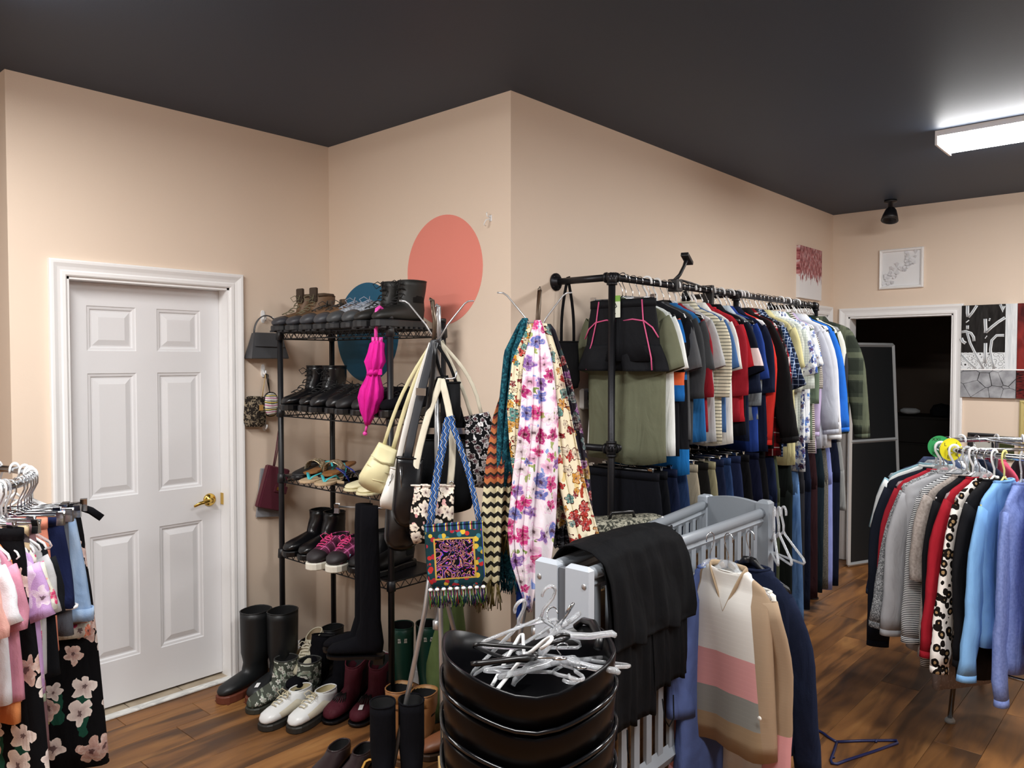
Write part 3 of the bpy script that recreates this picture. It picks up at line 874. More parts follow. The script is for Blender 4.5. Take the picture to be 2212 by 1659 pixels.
for iz, z in enumerate(SHZ):
    sh = bpy.data.objects.new('shelf', None); COL.objects.link(sh); sh.parent = su; sh.location = (0, 0, z)
    A, B_ = SX1 - SX0, SY1 - SY0
    m = MB()
    for dz in (0, -.034):
        m.tube([(0, 0, dz), (A, 0, dz), (A, B_, dz), (0, B_, dz)], .0034, 6, closed=True)
    m.build('rim_wire', BLACKM, sh)
    # zigzag truss wires
    for (a, b, fx) in ((0, B_, 0), (0, B_, A)):
        k = 34; MB().tube([(fx, a + (b - a) * i / k, -.001 if i % 2 else -.033) for i in range(k + 1)], .0024, 5).build('truss_wire', BLACKM, sh)
    for fy in (0, B_):
        k = 12; MB().tube([(A * i / k, fy, -.001 if i % 2 else -.033) for i in range(k + 1)], .0024, 5).build('truss_wire', BLACKM, sh)
    if iz < 2:
        wm = MB().tube([(0, 0, .002), (A, 0, .002)], .0019, 5).mesh('cross_wire', BLACKM)
        k = 36
        for i in range(1, k): put('cross_wire', wm, sh, (0, B_ * i / k, 0))
        MB().tube([(A * .5, 0, -.003), (A * .5, B_, -.003)], .003, 6).build('brace_wire', BLACKM, sh)
    else:
        MB().box(.006, A - .006, .006, B_ - .006, .001, .004).build('liner', plain('1b1b1f', .35), sh)

# ------------------------------------------------------------------ footwear: toe points to local +x
LOWR = [((.050, .092), (-.066, .090), .034), ((.062, .088), (-.071, .058), .037), ((.078, .083), (-.064, .012), .037), ((.10, .076), (0, .008), .040), ((.13, .066), (.08, .006), .045), ((.165, .056), (.14, .006), .047), ((.198, .046), (.185, .006), .042), ((.216, .032), (.212, .008), .027), ((.2215, .020), (.2215, .014), .008)]
def foot_rings(H=0, rx=.062, ry=.05, flare=1.0, hgt=1.0, xo=-.005):
    R_ = []
    if H:
        k = max(2, int(H / .05))
        for i in range(k):
            z = lerp(H, .125, i / (k - .0))
            f = lerp(flare, 1.0, smooth(0, 1, i / k))
            R_.append(((xo + rx * f, z), (xo - rx * f, z), ry * f))
        R_.append(((.066, .118), (-.064, .100), .042))
        R_ += [((.072, .102), (-.070, .055), .040)] + LOWR[2:]
    else:
        R_ = LOWR
    return [((a[0], a[1] * hgt), (b[0], b[1] * hgt), w) for a, b, w in R_]
def foot_outline(g=0.0):
    pts = []
    prof = [(-.073, .0), (-.070, .018), (-.058, .031), (-.03, .036), (.02, .034), (.07, .038), (.12, .046), (.16, .047), (.195, .041), (.215, .027), (.223, .010), (.225, 0)]
    for x, w in prof: pts.append((x + (g if x > 0 else -g), w + (g if w else 0)))
    for x, w in prof[-2:0:-1]: pts.append((x + (g if x > 0 else -g), -w - (g if w else 0)))
    return pts
def ringpts(a, b, w, n=18, p=2.4, z=0):
    cx, cz = (a[0] + b[0]) / 2, (a[1] + b[1]) / 2
    hx, hz = (a[0] - b[0]) / 2, (a[1] - b[1]) / 2
    return [(cx + hx * u, w * v, cz + hz * u + z) for u, v in sell(1, 1, n, p)]
def shoe(name, label, mat, loc, rz, H=0, sole=None, st=.020, heel=0., lace=None, lining=None, rx=.062, ry=.05, flare=1., scale=1., hgt=1., rot=None, group='shoes', toe=None, lug=False, extra=None, mirror=1, wedge=0, cuffmat=None, sticker=False):
    r = empty(name, label, 'shoe' if 'boot' not in name else 'boot', loc, rz, group, rot)
    r.scale = (scale, scale * mirror, scale)
    rings = foot_rings(H, rx, ry, flare, hgt)
    base = st
    def lift(x): return base + (heel * smooth(.10, -.03, x) if heel else 0)
    R3 = [[(x, y, z + lift(x)) for x, y, z in ringpts(a, b, w)] for a, b, w in rings]
    m = MB(); m.loft(R3, 0, False, True)
    m.build('upper', mat, r, thick=.003)
    up_ = r.children[0]
    # lining inside the opening
    a, b, w = rings[0]
    top = R3[0]; c = Vector((0, 0, 0))
    for p in top: c += Vector(p)
    c /= len(top)
    inn = [[tuple(c + (Vector(p) - c) * f + Vector((0, 0, dz))) for p in top] for f, dz in ((.96, .001), (.90, -.02), (.82, -.05 if not H else -.10))]
    MB().loft(inn, 0, False, True).build('lining', lining or plain('0b0b0d', .9), up_)
    rim = [tuple(Vector(p)) for p in top]
    MB().tube(rim, .0035, 6, closed=True).build('rim', cuffmat or mat, up_)
    so = foot_outline(.002); s2 = foot_outline(.0045)
    m = MB()
    zt = lambda pts, dz: [(x, y, lift(x) + dz) for x, y in pts]
    if heel:
        m.loft([zt(so, -.007), zt(s2, -.005), zt(s2, .002), zt(so, .004)], 0, True, True, sm=False)
        hp = [(x * .8 - .012, y * .8) for x, y in foot_outline() if x < .01] 
        m2 = MB().loft([[(x, y, 0) for x, y in hp], [(x * 1.05, y * 1.15, heel + st - .006) for x, y in hp]], 0, True, True, sm=False)
        m2.build('heel', sole or BLACKP, r)
    elif wedge:
        m.loft([[(x, y, 0) for x, y in so], [(x, y, base + .004) for x, y in s2]], 0, True, True, sm=False)
    else:
        m.loft([[(x, y, 0) for x, y in so], [(x, y, .004) for x, y in s2], [(x, y, st + .003) for x, y in s2], [(x, y, st + .008) for x, y in so]], 0, True, True, sm=False)
        if lug:
            for k in range(9):
                x = -.06 + k * .032
                for s in (-1, 1): m.box(x, x + .016, s * .03 - .018, s * .03 + .018, -.006, .003)
    m.build('sole', sole or BLACKP, r)
    if lace:
        # crossing laces up the instep, plus bow loops
        pts = []
        if H: seq = [((.155, .066), .018), ((.132, .075), .021), ((.112, .085), .022), ((.098, .098), .022), ((.080, .112), .022), ((.068, .128), .023), ((.060, .148), .024)]
        else: seq = [((.150, .066), .016), ((.133, .073), .018), ((.115, .080), .020), ((.098, .085), .021), ((.082, .090), .021), ((.068, .095), .020)]
        seq = [((a[0] + .003, a[1] * hgt + base + .003), w) for a, w in seq]
        if H and H > .16:
            kk = int((H - .15) / .02)
            for i in range(kk): seq.append(((.062 * flare + .002, .155 + i * .02 + base), .022))
        for i, (a, w) in enumerate(seq):
            s = 1 if i % 2 else -1
            pts += [(a[0], s * w, a[1] - .003), (a[0], 0, a[1] + .002), (a[0], -s * w, a[1] - .003)]
        MB().tube(pts, .0028, 5).build('laces', lace, up_)
        a = seq[-1][0]
        for s in (-1, 1):
            MB().tube([(a[0], 0, a[1]), (a[0] + .015, s * .02, a[1] + .016), (a[0] + .03, s * .035, a[1] + .004), (a[0] + .022, s * .022, a[1] - .016), (a[0] + .002, 0, a[1])], .0022, 5).build('lace_loop', lace, up_)
    if toe:
        tr = [[(x + .002, y * 1.03, z + lift(x)) for x, y, z in ringpts(a, b, w * 1.015)] for a, b, w in [(lambda q: ((q[0][0] + .001, q[0][1] + .0015), q[1], q[2]))(q) for q in rings[-4:]]]
        MB().loft(tr, 0, False, True).build('toe_cap', toe, r, thick=.0015)
    if sticker: MB().box(-.015, .015, -.010, .010, -.0006, .0006).build('price_sticker', WHITEP, r, (.180, .012, base + .0565 * hgt), (.15, .36, .3))
    if extra: extra(r, base)
    return r
def pair(n, lab, mat, loc, rz, gap=.115, skew=.06, dx=.0, stick=-1, **k):
    """two shoes side by side; local y apart"""
    for i, s in enumerate((-1, 1)):
        off = Vector((dx * s, s * gap / 2, 0)); off.rotate(Matrix.Rotation(rz, 3, 'Z'))
        l = lab[i] if isinstance(lab, (tuple, list)) else lab
        shoe(n, l, mat, (loc[0] + off.x, loc[1] + off.y, loc[2]), rz + s * skew * .5, mirror=s, sticker=(i == stick), **k)
LB = lambda c, r=.35: plain(c, r, 0, .5, .08, 40)
BLKLEA = LB('0e0e11', .28); BLKMAT = LB('121215', .55); BLKSUE = cloth('0d0d12', .2, .95)
BRN = LB('6a5038', .6); BRNL = LB('75583f', .55); KHAKI = plain('6f6850', .8); GREYSH = blotch('grey_mesh', [(.35, '8b9098'), (.5, 'b3b9c1'), (.65, '6a7078')], 60, .5, 2)
DRK = plain('1c1d20', .5)
Z1, Z2, Z3, Z4 = [z + .0045 for z in SHZ]
PI = pi
def ankle_pad(r, b):
    MB().tube([(.055, -.03, .165 + b), (.03, -.045, .168 + b), (-.03, -.045, .168 + b), (-.062, 0, .166 + b), (-.03, .045, .168 + b), (.03, .045, .168 + b), (.055, .03, .165 + b)], .009, 8).build('ankle_pad', LB('4a3828', .7), r)
    MB().cbox(.052, .066, -.024, .024, .13 + b, .205 + b, .004).build('tongue', LB('3a2c20', .7), r)
def orange_bit(r, b):
    for s in (-1, 1):
        MB().tube([(.10, s * .034, .062 + b), (.075, s * .038, .052 + b), (.05, s * .040, .06 + b)], .006, 6, flat=(1.2, .4)).build('orange_accent', plain('c9573a', .6), r)
    MB().cbox(.05, .062, -.022, .022, .09 + b, .135 + b, .004).build('tongue', LB('4a3a2c', .7), r)
# top shelf (front edge is toward -x): from the door side to the bag stand
pair('hiking_boot', ('brown leather hiking boot with khaki laces, second on the top shelf', 'brown leather hiking boot with khaki laces, leftmost on the top shelf'), BRN, (2.34, 3.475, Z1), PI + .12, .10, H=.165, lace=KHAKI, sole=DRK, lug=True, toe=plain('33343a', .5), group='shoes on the top shelf', st=.019, extra=ankle_pad)
pair('hiking_shoe', ('brown and orange low hiking shoe, beside the grey sneakers', 'brown and orange low hiking shoe, beside the brown boots'), BRNL, (2.36, 3.245, Z1), PI + .05, .10, lace=plain('2d2b28', .8), sole=DRK, lug=True, toe=plain('3a3c42', .5), group='shoes on the top shelf', st=.019, hgt=1.15, extra=orange_bit)
pair('sneaker', ('grey mesh sneaker with grey laces, next to the black boots', 'grey mesh sneaker with grey laces, next to the brown hiking shoes'), GREYSH, (2.36, 3.02, Z1), PI + .05, .10, lace=plain('8e97a6', .8), sole=DRK, toe=plain('3a3d40', .5), group='shoes on the top shelf', st=.019, hgt=1.2)
pair('work_boot', ('tall black work boot at the right end of the top shelf', 'black work boot with folded tongue, second from the right on the top shelf'), LB('191917', .55), (2.36, 2.80, Z1), PI + .02, .115, H=.19, lace=plain('0d0d0e', .8), sole=DRK, lug=True, group='shoes on the top shelf', st=.024, flare=1.1)
# second shelf
pair('combat_boot', ('black lace-up combat boot, second on the second shelf', 'shiny black lace-up combat boot, leftmost on the second shelf'), BLKLEA, (2.36, 3.42, Z2), PI + .15, .12, H=.20, lace=plain('08080a', .7), sole=BLACKP, st=.022, group='black shoes on the second shelf')
pair('dress_shoe', ('black lace-up work shoe with broad toe, left of the pink umbrella', 'black lace-up work shoe behind the combat boots'), LB('131316', .35), (2.36, 3.17, Z2), PI + .1, .105, lace=plain('0a0a0b', .8), hgt=1.2, st=.019, group='black shoes on the second shelf')
pair('dress_shoe', ('black shoe half hidden by the pink umbrella', 'black shoe just left of the pink umbrella'), BLKMAT, (2.36, 2.96, Z2), PI + .08, .10, lace=plain('0a0a0b', .8), hgt=1.1, st=.019, group='black shoes on the second shelf')
pair('dress_shoe', ('black suede shoe at the right end of the second shelf', 'black suede shoe right of the umbrella on the second shelf'), BLKSUE, (2.38, 2.77, Z2), PI + .05, .10, lace=plain('0a0a0b', .8), hgt=1.1, st=.024, group='black shoes on the second shelf')
# third shelf: sandals, flats, pumps
def sandal(name, label, loc, rz, foot, strap, kind='slide', heel=0., tilt=(0, 0)):
    r = empty(name, label, 'sandal', loc, 0, 'sandals on the third shelf', (tilt[0], tilt[1], rz))
    o = foot_outline(-.002); o2 = foot_outline(.0)
    MB().loft([[(x, y, 0) for x, y in o], [(x, y, .003) for x, y in o2], [(x, y, .011) for x, y in o2], [(x, y, .013) for x, y in o]], 0, True, True, sm=False).build('footbed', foot, r)
    def band(x, w, hgt, wid, nm='strap', fl=None):
        pts = [(x + wid * .0, w * cos(t), .008 + hgt * sin(t)) for t in [pi * k / 10 for k in range(11)]]
        MB().tube(pts, .003 if not fl else fl, 8, flat=(1.2, wid / .006), up=(0, 0, 1)).build(nm, strap, r)
    if kind == 'slide': band(.135, .050, .052, .062)
    elif kind == 'thong':
        for s in (-1, 1):
            MB().tube([(.165, 0, .012), (.15, s * .012, .026), (.11, s * .034, .036), (.07, s * .040, .010)], .005, 7, flat=(.6, 1.5)).build('strap', strap, r)
        MB().tube([(-.01, .036, .01), (-.035, .034, .05), (-.065, .015, .07), (-.072, 0, .072), (-.065, -.015, .07), (-.035, -.034, .05), (-.01, -.036, .01)], .004, 7, flat=(.6, 1.4)).build('ankle_strap', strap, r)
    elif kind == 'strappy':
        for x in (.165, .13, .10): band(x, .045, .04, .012)
        MB().tube([(-.01, .036, .01), (-.045, .034, .06), (-.072, .0, .10), (-.045, -.034, .06), (-.01, -.036, .01)], .004, 7, flat=(.6, 2)).build('ankle_strap', strap, r)
    return r
t = NT('gold_glitter'); vc = t.vor(t.co(), 420, out='Color')
GLIT = t.fin(t.ramp(t.xyz(vc)[0], [(0, '6b5a40'), (.3, 'c9b48c'), (.6, 'f3ead6'), (.85, 'a08a62')], True), .25, .6)
TANF = LB('8d5f35', .5); TURQ = plain('3fb4bd', .35); NVYS = plain('27389a', .4); CREAM = LB('e4dcb4', .35); CREAM2 = LB('d8cb90', .35)
sandal('slide_sandal', 'tan slide sandal with a gold glitter band, left of its pair', (2.40, 3.45, Z3 + .045), PI + .45, TANF, GLIT, 'slide', tilt=(.10, .10))
sandal('slide_sandal', 'tan slide sandal with a gold glitter band, right of its pair', (2.42, 3.33, Z3 + .045), PI + .5, TANF, GLIT, 'slide', tilt=(.10, .10))
shoe('ballet_flat', 'black flat shoe at the left end of the third shelf', BLKMAT, (2.36, 3.50, Z3), PI + .5, hgt=.55, st=.008, group='flats on the third shelf')
shoe('ballet_flat', 'second black flat shoe under the glitter sandals', BLKMAT, (2.43, 3.40, Z3), PI + .6, hgt=.55, st=.008, group='flats on the third shelf')
sandal('thong_sandal', 'turquoise strap sandal, left of its pair', (2.30, 3.36, Z3), PI + .55, plain('c3a987', .6), TURQ, 'thong')
sandal('thong_sandal', 'turquoise strap sandal, right of its pair', (2.30, 3.245, Z3), PI + .6, plain('c3a987', .6), TURQ, 'thong')
sandal('strappy_sandal', 'royal blue and white strappy sandal at the shelf edge', (2.285, 3.10, Z3), PI + 2.5, plain('bfa583', .6), NVYS, 'thong')
sandal('strappy_sandal', 'royal blue and white strappy sandal lying behind', (2.36, 3.13, Z3), PI + 2.6, plain('bfa583', .6), NVYS, 'thong')
sandal('gladiator_sandal', 'black strappy sandal with a high ankle strap', (2.45, 3.16, Z3), PI + .3, BLKLEA, BLKLEA, 'strappy')
for i, (lab, mt, p, a) in enumerate([('yellow cream pump, farthest of the pale pumps', CREAM2, (2.44, 3.02, Z3), PI - 2.6), ('cream pointed pump between the other pale pumps', CREAM, (2.34, 2.93, Z3), PI + .1), ('cream pointed pump at the shelf edge', CREAM, (2.31, 2.83, Z3), PI + .25)]):
    shoe('pump', lab, mt, p, a, hgt=.52, st=.006, heel=.045, sole=mt, lining=plain('d8cfae', .7), group='pale pumps on the third shelf')
# fourth shelf
pair('ankle_boot', ('shiny black ankle boot, nearer of the pair on the fourth shelf', 'shiny black ankle boot at the left end of the fourth shelf'), BLKLEA, (2.36, 3.42, Z4), PI + .12, .105, H=.185, st=.02, rx=.055, group='boots on the fourth shelf')
pk = plaid('pink_tartan', '8a3560', '3a2c33', 'e07ab0', .05, .5, .1, (0, 1)); HOT = plain('f0468c', .6)
pair('tartan_sneaker', ('pink tartan sneaker with hot pink laces, nearer of the pair', 'pink tartan sneaker with hot pink laces, farther of the pair'), pk, (2.30, 3.16, Z4), PI + .35, .10, lace=HOT, sole=plain('ece8da', .5), st=.026, hgt=1.1, H=.0, toe=plain('2b2629', .6), group='sneakers on the fourth shelf')
MB().tube([(2.215, 3.02, Z4 + .07), (2.20, 3.03, Z4 + .03), (2.205, 3.06, Z4 + .004), (2.22, 3.10, Z4 + .004), (2.215, 3.13, Z4 + .003)], .003, 6).build('shoe_lace', plain('7fb8d2', .7))
tag(bpy.data.objects['shoe_lace'], 'loose light blue lace lying by the tartan sneakers', 'lace')
pair('black_shoe', ('black shoe behind the hanging tall boots, nearer', 'black shoe behind the hanging tall boots, farther'), BLKMAT, (2.40, 2.92, Z4), PI + .1, .11, H=.14, st=.02, group='boots on the fourth shelf')

# pink folded umbrella hooked on the top shelf
UP = cloth('e0259c', .15, .6); UH = plain('f04fb4', .3)
u = empty('folded_umbrella', 'hot pink folded umbrella hanging from the top shelf', 'umbrella', (2.16, 2.745, .045))
ux = lambda z: .0 + (1.80 - z) * -.02
MB().tube([(.045, .01, 1.835), (.040, .008, 1.855), (.022, .004, 1.862), (.004, 0, 1.852), (0, 0, 1.83), (0, .004, 1.70)], .0085, 10).build('handle', UH, u)
rings = []
for z, rd in ((1.715, .014), (1.70, .026), (1.66, .030), (1.62, .040), (1.585, .028), (1.57, .024), (1.55, .026), (1.50, .042), (1.46, .048), (1.40, .038), (1.36, .022), (1.335, .012)):
    rg = []
    for k in range(32):
        a = 2 * pi * k / 32
        rr = rd * (1 + .28 * sin(a * 8 + (1.7 - z) * 9) * smooth(1.33, 1.45, z))
        rg.append((rr * cos(a), rr * sin(a) + (1.72 - z) * .20 - .01, z))
    rings.append(rg)
MB().loft(rings, 0, True, True).build('canopy', UP, u)
MB().tube([(0, .068, 1.34), (0, .082, 1.30)], .006, 8).build('tip_shaft', UH, u)
MB().ball((0, .084, 1.296), .011, 10).build('tip_ball', UH, u)
rings = [[(.030 * cos(a), .030 * sin(a) + (1.72 - z) * .20 - .01, z) for a in [2 * pi * k / 18 for k in range(18)]] for z in (1.585, 1.56)]
MB().loft(rings).build('tie_strap', UP, u, thick=.002)
MB().box(.0, .004, -.035, -.003, 1.562, 1.588).build('strap_tab', UP, u)
for k in range(8):
    a = 2 * pi * k / 8
    MB().tube([(.02 * cos(a), .02 * sin(a) - .005, 1.70), (.021 * cos(a), .021 * sin(a) - .006, 1.728)], .0045, 6).build('rib_tip', UH, u)

# tall black boots clipped to a hanger hooked on the third shelf
def tallboot(lab, y, x, rz):
    r = empty('thigh_high_boot', lab, 'boot', (x, y, .36), rz, 'thigh high boots')
    r.scale = (.86, .95, .94)
    R_ = [((.045, .70), (-.045, .70), .030), ((.05, .60), (-.045, .60), .032), ((.05, .45), (-.05, .45), .036), ((.05, .28), (-.055, .28), .036), ((.052, .16), (-.055, .16), .034)] + foot_rings(.2)[-8:]
    R3 = [ringpts(a, b, w) for a, b, w in R_]
    MB().loft([[(x, y, z + .012) for x, y, z in q] for q in R3], 0, True, True).build('upper', BLKSUE, r)
    MB().loft([[(x, y, 0) for x, y in foot_outline()], [(x, y, .014) for x, y in foot_outline(.002)]], 0, True, True, sm=False).build('sole', BLACKP, r)
    MB().box(-.07, -.02, -.025, .025, -.03, 0).build('heel', BLACKP, r)
tallboot('black suede thigh high boot clipped to a hanger, left of its pair', 2.80, 2.13, PI - .95)
tallboot('black suede thigh high boot clipped to a hanger, right of its pair', 2.735, 2.11, PI - .85)
hanger('clip', (2.145, 2.775, 1.11), radians(120), 'chrome clip hanger holding the tall black boots', 'hangers on the shelf unit')

# floor shoes
WEL = LB('17191b', .45)
def welly_band(col):
    def f(r, b):
        pass
    return f
REDS = plain('6a3524', .6)
pair('rubber_boot', ('black rubber boot with red brown sole and price sticker, in front', 'black rubber boot with red brown sole, against the wall'), WEL, (2.085, 3.535, 0), PI + .22, .125, dx=-.03, H=.37, rx=.075, ry=.062, flare=1.05, sole=REDS, st=.03, lug=True, group='rubber boots by the door', stick=1)
flor = floral('grey_floral_rubber', '4d5149', ['dfe5da', 'c4cdbf', '8e9c8b'], ['9fae9c', '4d5149', '5d675c'], 38, .36, 60)
pair('rain_ankle_boot', ('grey floral ankle rain boot, nearer the golf shoes', 'grey floral ankle rain boot beside the black rubber boots'), flor, (2.115, 3.325, 0), PI + .2, .12, dx=-.02, H=.175, rx=.056, sole=plain('34362f', .5), cuffmat=plain('3b3d3c', .5), group='floral rain boots')
GW = LB('eef0f0', .3)
def saddle(r, b):
    R_ = LOWR[2:6]
    rr = [[(x, y * 1.03, z + b + .0015) for x, y, z in ringpts(a, bb, w * 1.02)] for a, bb, w in R_]
    MB().loft(rr).build('saddle_panel', LB('d9d2be', .4), r, thick=.001)
pair('golf_shoe', ('white golf shoe with beige saddle, in front', 'white golf shoe with beige saddle, behind its pair'), GW, (2.07, 3.13, 0), PI + .2, .115, dx=-.025, lace=plain('d9d0b4', .8), sole=plain('2d2b28', .5), lining=plain('cfc4a0', .8), st=.022, hgt=1.05, extra=saddle, group='white golf shoes')
BURG = cloth('4a1c26', .2, .6)
def tassel(r, b):
    m = MB()
    for k in range(16):
        a = k * .4
        m.tube([(.10 + .01 * cos(a), .012 * sin(a), .09 + b), (.12 + .02 * cos(a), .024 * sin(a), .085 + b), (.13 + .03 * cos(a), .034 * sin(a), .066 + b)], .0022, 5)
    o = m.build('fringe_tassel', BLKMAT, r); o['kind'] = 'stuff'
pair('heeled_shoe', ('burgundy suede heeled shoe with price sticker, in front', 'burgundy suede heeled shoe behind its pair'), BURG, (2.29, 2.985, 0), PI + .3, .115, dx=-.015, heel=.055, st=.014, hgt=1.15, H=.15, rx=.058, extra=tassel, group='burgundy shoes', stick=1)
shoe('buckle_boot', 'black suede ankle boot with buckle, leaning in front of the cream sneaker', BLKSUE, (2.21, 3.31, .02), PI + .3, H=.24, rx=.06, st=.02, rot=(0, -.25, PI + .35), group='black boots in the pile')
shoe('buckle_boot', 'black suede ankle boot behind the burgundy shoes', BLKSUE, (2.31, 3.20, 0), PI + .2, H=.22, rx=.06, st=.02, group='black boots in the pile')
IV = LB('cfc8b0', .45)
shoe('cream_sneaker', 'cream lace-up shoe on top of the shoe pile', IV, (2.30, 3.42, .15), PI + .5, st=.018, sole=plain('e0dccd', .5), lining=plain('b6a48a', .8), lace=plain('e6e0cc', .8), rot=(.1, .28, PI + .55), group='cream shoes in the pile')
shoe('cream_sneaker', 'cream shoe wedged under the other cream shoe', IV, (2.24, 3.47, .05), PI + .4, st=.018, sole=plain('e0dccd', .5), lining=plain('b6a48a', .8), lace=plain('e6e0cc', .8), rot=(0, .15, PI + .4), group='cream shoes in the pile')
for k, (x, y, a, h, l) in enumerate([(2.42, 3.47, .2, .22, 'black boot against the wall under the shelf unit'), (2.43, 3.35, .1, .20, 'black boot second from the wall under the shelf unit'), (2.42, 3.22, -.1, .16, 'black leather boot in the middle under the shelf unit'), (2.40, 3.09, .15, .12, 'shiny dark shoe under the hanging tall boots'), (2.42, 2.97, .3, .10, 'black low shoe at the back under the shelf unit'), (2.36, 3.58, .4, .14, 'black shoe in the corner by the shelf post')]):
    shoe('black_shoe', l, BLKLEA if k % 2 else BLKMAT, (x, y, 0), PI + a, H=h if h > .11 else 0, st=.02, group='black shoes under the shelf unit')
GRN = LB('1d4f44', .4)
def wlabel(r, b):
    MB().box(.058, .0615, -.022, .022, .325, .345).build('boot_label', plain('e9e9e4', .5), r)
    text('label_lettering', 'HUNTER', .012, plain('17332c', .5), r, (.0619, 0, .335), (pi / 2, 0, pi / 2))
pair('green_rubber_boot', ('dark green tall rubber boot, right of its pair', 'dark green tall rubber boot, left of its pair'), GRN, (2.46, 2.84, 0), PI + .9, .12, H=.37, rx=.062, ry=.05, flare=1.08, st=.02, sole=plain('14332c', .5), extra=wlabel, group='green rubber boots')
TAN = LB('9a6a40', .45)
def stitch(r, b):
    rr = [ringpts((.060, .205 + dz), (-.066, .205 + dz), .053 + dz * .02, 18, z=b) for dz in (0, -.05)]
    MB().loft(rr).build('cuff', LB('a67a45', .5), r, thick=.002)
    MB().tube([(.055, -.03, .13 + b), (.064, 0, .135 + b), (.055, .03, .13 + b)], .004, 6).build('leather_tie', LB('5a3a20', .5), r)
pair('tan_boot', ('tan leather ankle boot with stitched cuff, right of its pair', 'tan leather ankle boot with stitched cuff, left of its pair'), TAN, (2.215, 2.585, 0), PI + .35, .125, H=.205, rx=.062, ry=.052, flare=1.05, st=.018, sole=plain('5a3d24', .6), extra=stitch, group='tan boots')
BRNB = LB('7a4b30', .45)
shoe('brown_boot', 'brown leather boot behind the stand leg beside the baskets', BRNB, (2.34, 2.36, 0), PI - .3, H=.19, st=.02, sole=plain('3b2717', .6), group='brown boots')
pair('sock_boot', ('black stretch sock boot beside the beige shoe', 'black stretch sock boot, left of its pair'), BLKSUE, (1.905, 2.305, 0), PI + .95, .11, H=.335, rx=.056, ry=.048, flare=1.0, st=.02, group='black sock boots')
BEI = cloth('b8a392', .1, .9)
shoe('suede_flat', 'beige suede shoe propped on its heel, sole showing, beside the baskets', BEI, (2.07, 2.13, .13), 0, hgt=.7, st=.012, sole=LB('a58b80', .6), rot=(0, -1.0, -2.1), group='beige suede shoes')
shoe('suede_flat', 'beige suede shoe standing behind the propped one', BEI, (2.16, 2.21, .12), 0, hgt=.8, st=.012, sole=LB('a58b80', .6), rot=(.2, -.9, -2.6), group='beige suede shoes')
pair('loafer', ('dark brown loafer in front', 'dark brown loafer behind its pair'), LB('2c2022', .4), (1.885, 2.58, 0), PI + .45, .11, hgt=.8, st=.016, group='dark brown loafers')
for o in [q for q in COL.objects if q.name.startswith('loafer') and q.type == 'EMPTY']: o['label'] = o['label'] + ' at the bottom edge'
sandal('woven_sandal', 'woven straw sandal with a yellow strap at the bottom edge', (1.80, 2.46, .0), PI + .5, plain('b99b63', .7), blotch('straw', [(.4, 'a4854c'), (.55, 'd8bd84')], 90, .3), 'slide')
sandal('woven_sandal', 'yellow strap sandal leaning on the black sock boots', (1.84, 2.38, .03), PI + .8, plain('8a6a42', .7), plain('cf9a3c', .5), 'thong', tilt=(.3, -.2))
WB = wood_mat() if False else plain('c9a873', .5, bump=.1, bscale=20)
MB().cbox(-.06, .06, -.05, .05, 0, .17, .004).build('wood_block', WB, None, (1.99, 2.075, 0), (0, 0, -.7))
tag(bpy.data.objects['wood_block'], 'pale wooden block on the floor beside the baskets', 'block')
# olive folding bag leaning at the wall corner
OL = cloth('55643c', .15, .7)
r = empty('olive_bag', 'tall olive green folding chair bag standing behind the tripod stand', 'bag', (2.46, 2.60, 0), radians(-48))
rings = []
for k in range(13):
    z = .02 + .72 * k / 12
    a = .085 + .02 * sin(k * .6) - .03 * smooth(.5, .74, z)
    rings.append([(x + .008 * sin(z * 18 + y * 60), y + .006 * sin(x * 70 + z * 9), z) for x, y in sell(a, a * .75, 20, 2.3)])
MB().loft(rings, 0, True, True).build('bag_body', OL, r)
MB().tube([(.02, -.085, .06), (.01, -.09, .3), (.015, -.085, .55), (0, -.06, .72)], .008, 7, flat=(.5, 1.6)).build('binding_strap', plain('1c1f24', .7), r)
MB().tube([(-.02, 0, .74), (-.01, 0, .82), (.03, 0, .80), (.03, 0, .72)], .005, 6).build('carry_loop', plain('1c1f24', .7), r)
# ------------------------------------------------------------------ two steel display stands (local x = to the right as seen, y = away)
RV = radians(41.9 - 90)
def stand(label, x, y, ztop, legang, arms):
    r = empty('display_stand', label, 'stand', (x, y, 0), RV)
    BZ_ = ztop
    MB().tube([(0, 0, .62), (0, 0, BZ_ - .17)], .011, 12).build('center_post', STEEL, r)
    MB().lathe([(.011, -.02), (.020, -.016), (.020, .016), (.011, .02)], 14, M=Tr(0, 0, .64)).build('collar', STEEL, r)
    for a, foot in legang:
        MB().tube([(.012 * cos(a), .012 * sin(a), .98), (.05 * cos(a), .05 * sin(a), .70), (foot * cos(a), foot * sin(a), .015)], .0095, 10).build('leg', STEEL, r)
        MB().lathe([(0, 0), (.014, 0), (.013, .03), (0, .03)], 12, M=Tr(foot * cos(a), foot * sin(a), 0)).build('rubber_foot', BLACKP, r)
    zj = BZ_ - .17
    for px, py, pz in arms:
        MB().tube([(0, 0, zj), (px * .35, py * .35, zj + (pz - zj) * .45), (px * .88, py * .88, pz - .01), (px, py, pz), (px * 1.18, py * 1.18, pz + .002)], .0033, 7).build('wire_arm', STEEL, r)
    return r
bs = stand('chrome tripod stand hung with handbags', 2.04, 2.22, 1.905, [(radians(200), .20), (radians(-72), .10), (radians(40), .24)], [(-.125, .02, 1.90), (.12, .02, 1.90)])
BRZ = plain('6e6256', .35, .8)
for nm, x, y, z0, z1, mt in (('hook_blade', -.012, -.015, 1.72, 1.905, BRZ), ('hook_blade', .008, .03, 1.72, 1.885, STEEL)):
    MB().tube([(x, y, z0), (x * .5, y, z0 + .1), (x - .004, y, z1 - .004), (x - .006, y - .012, z1), (x - .006, y - .025, z1 - .006)], .010, 6, flat=(.18, 1.0), up=(0, 1, 0)).build(nm, mt, bs)
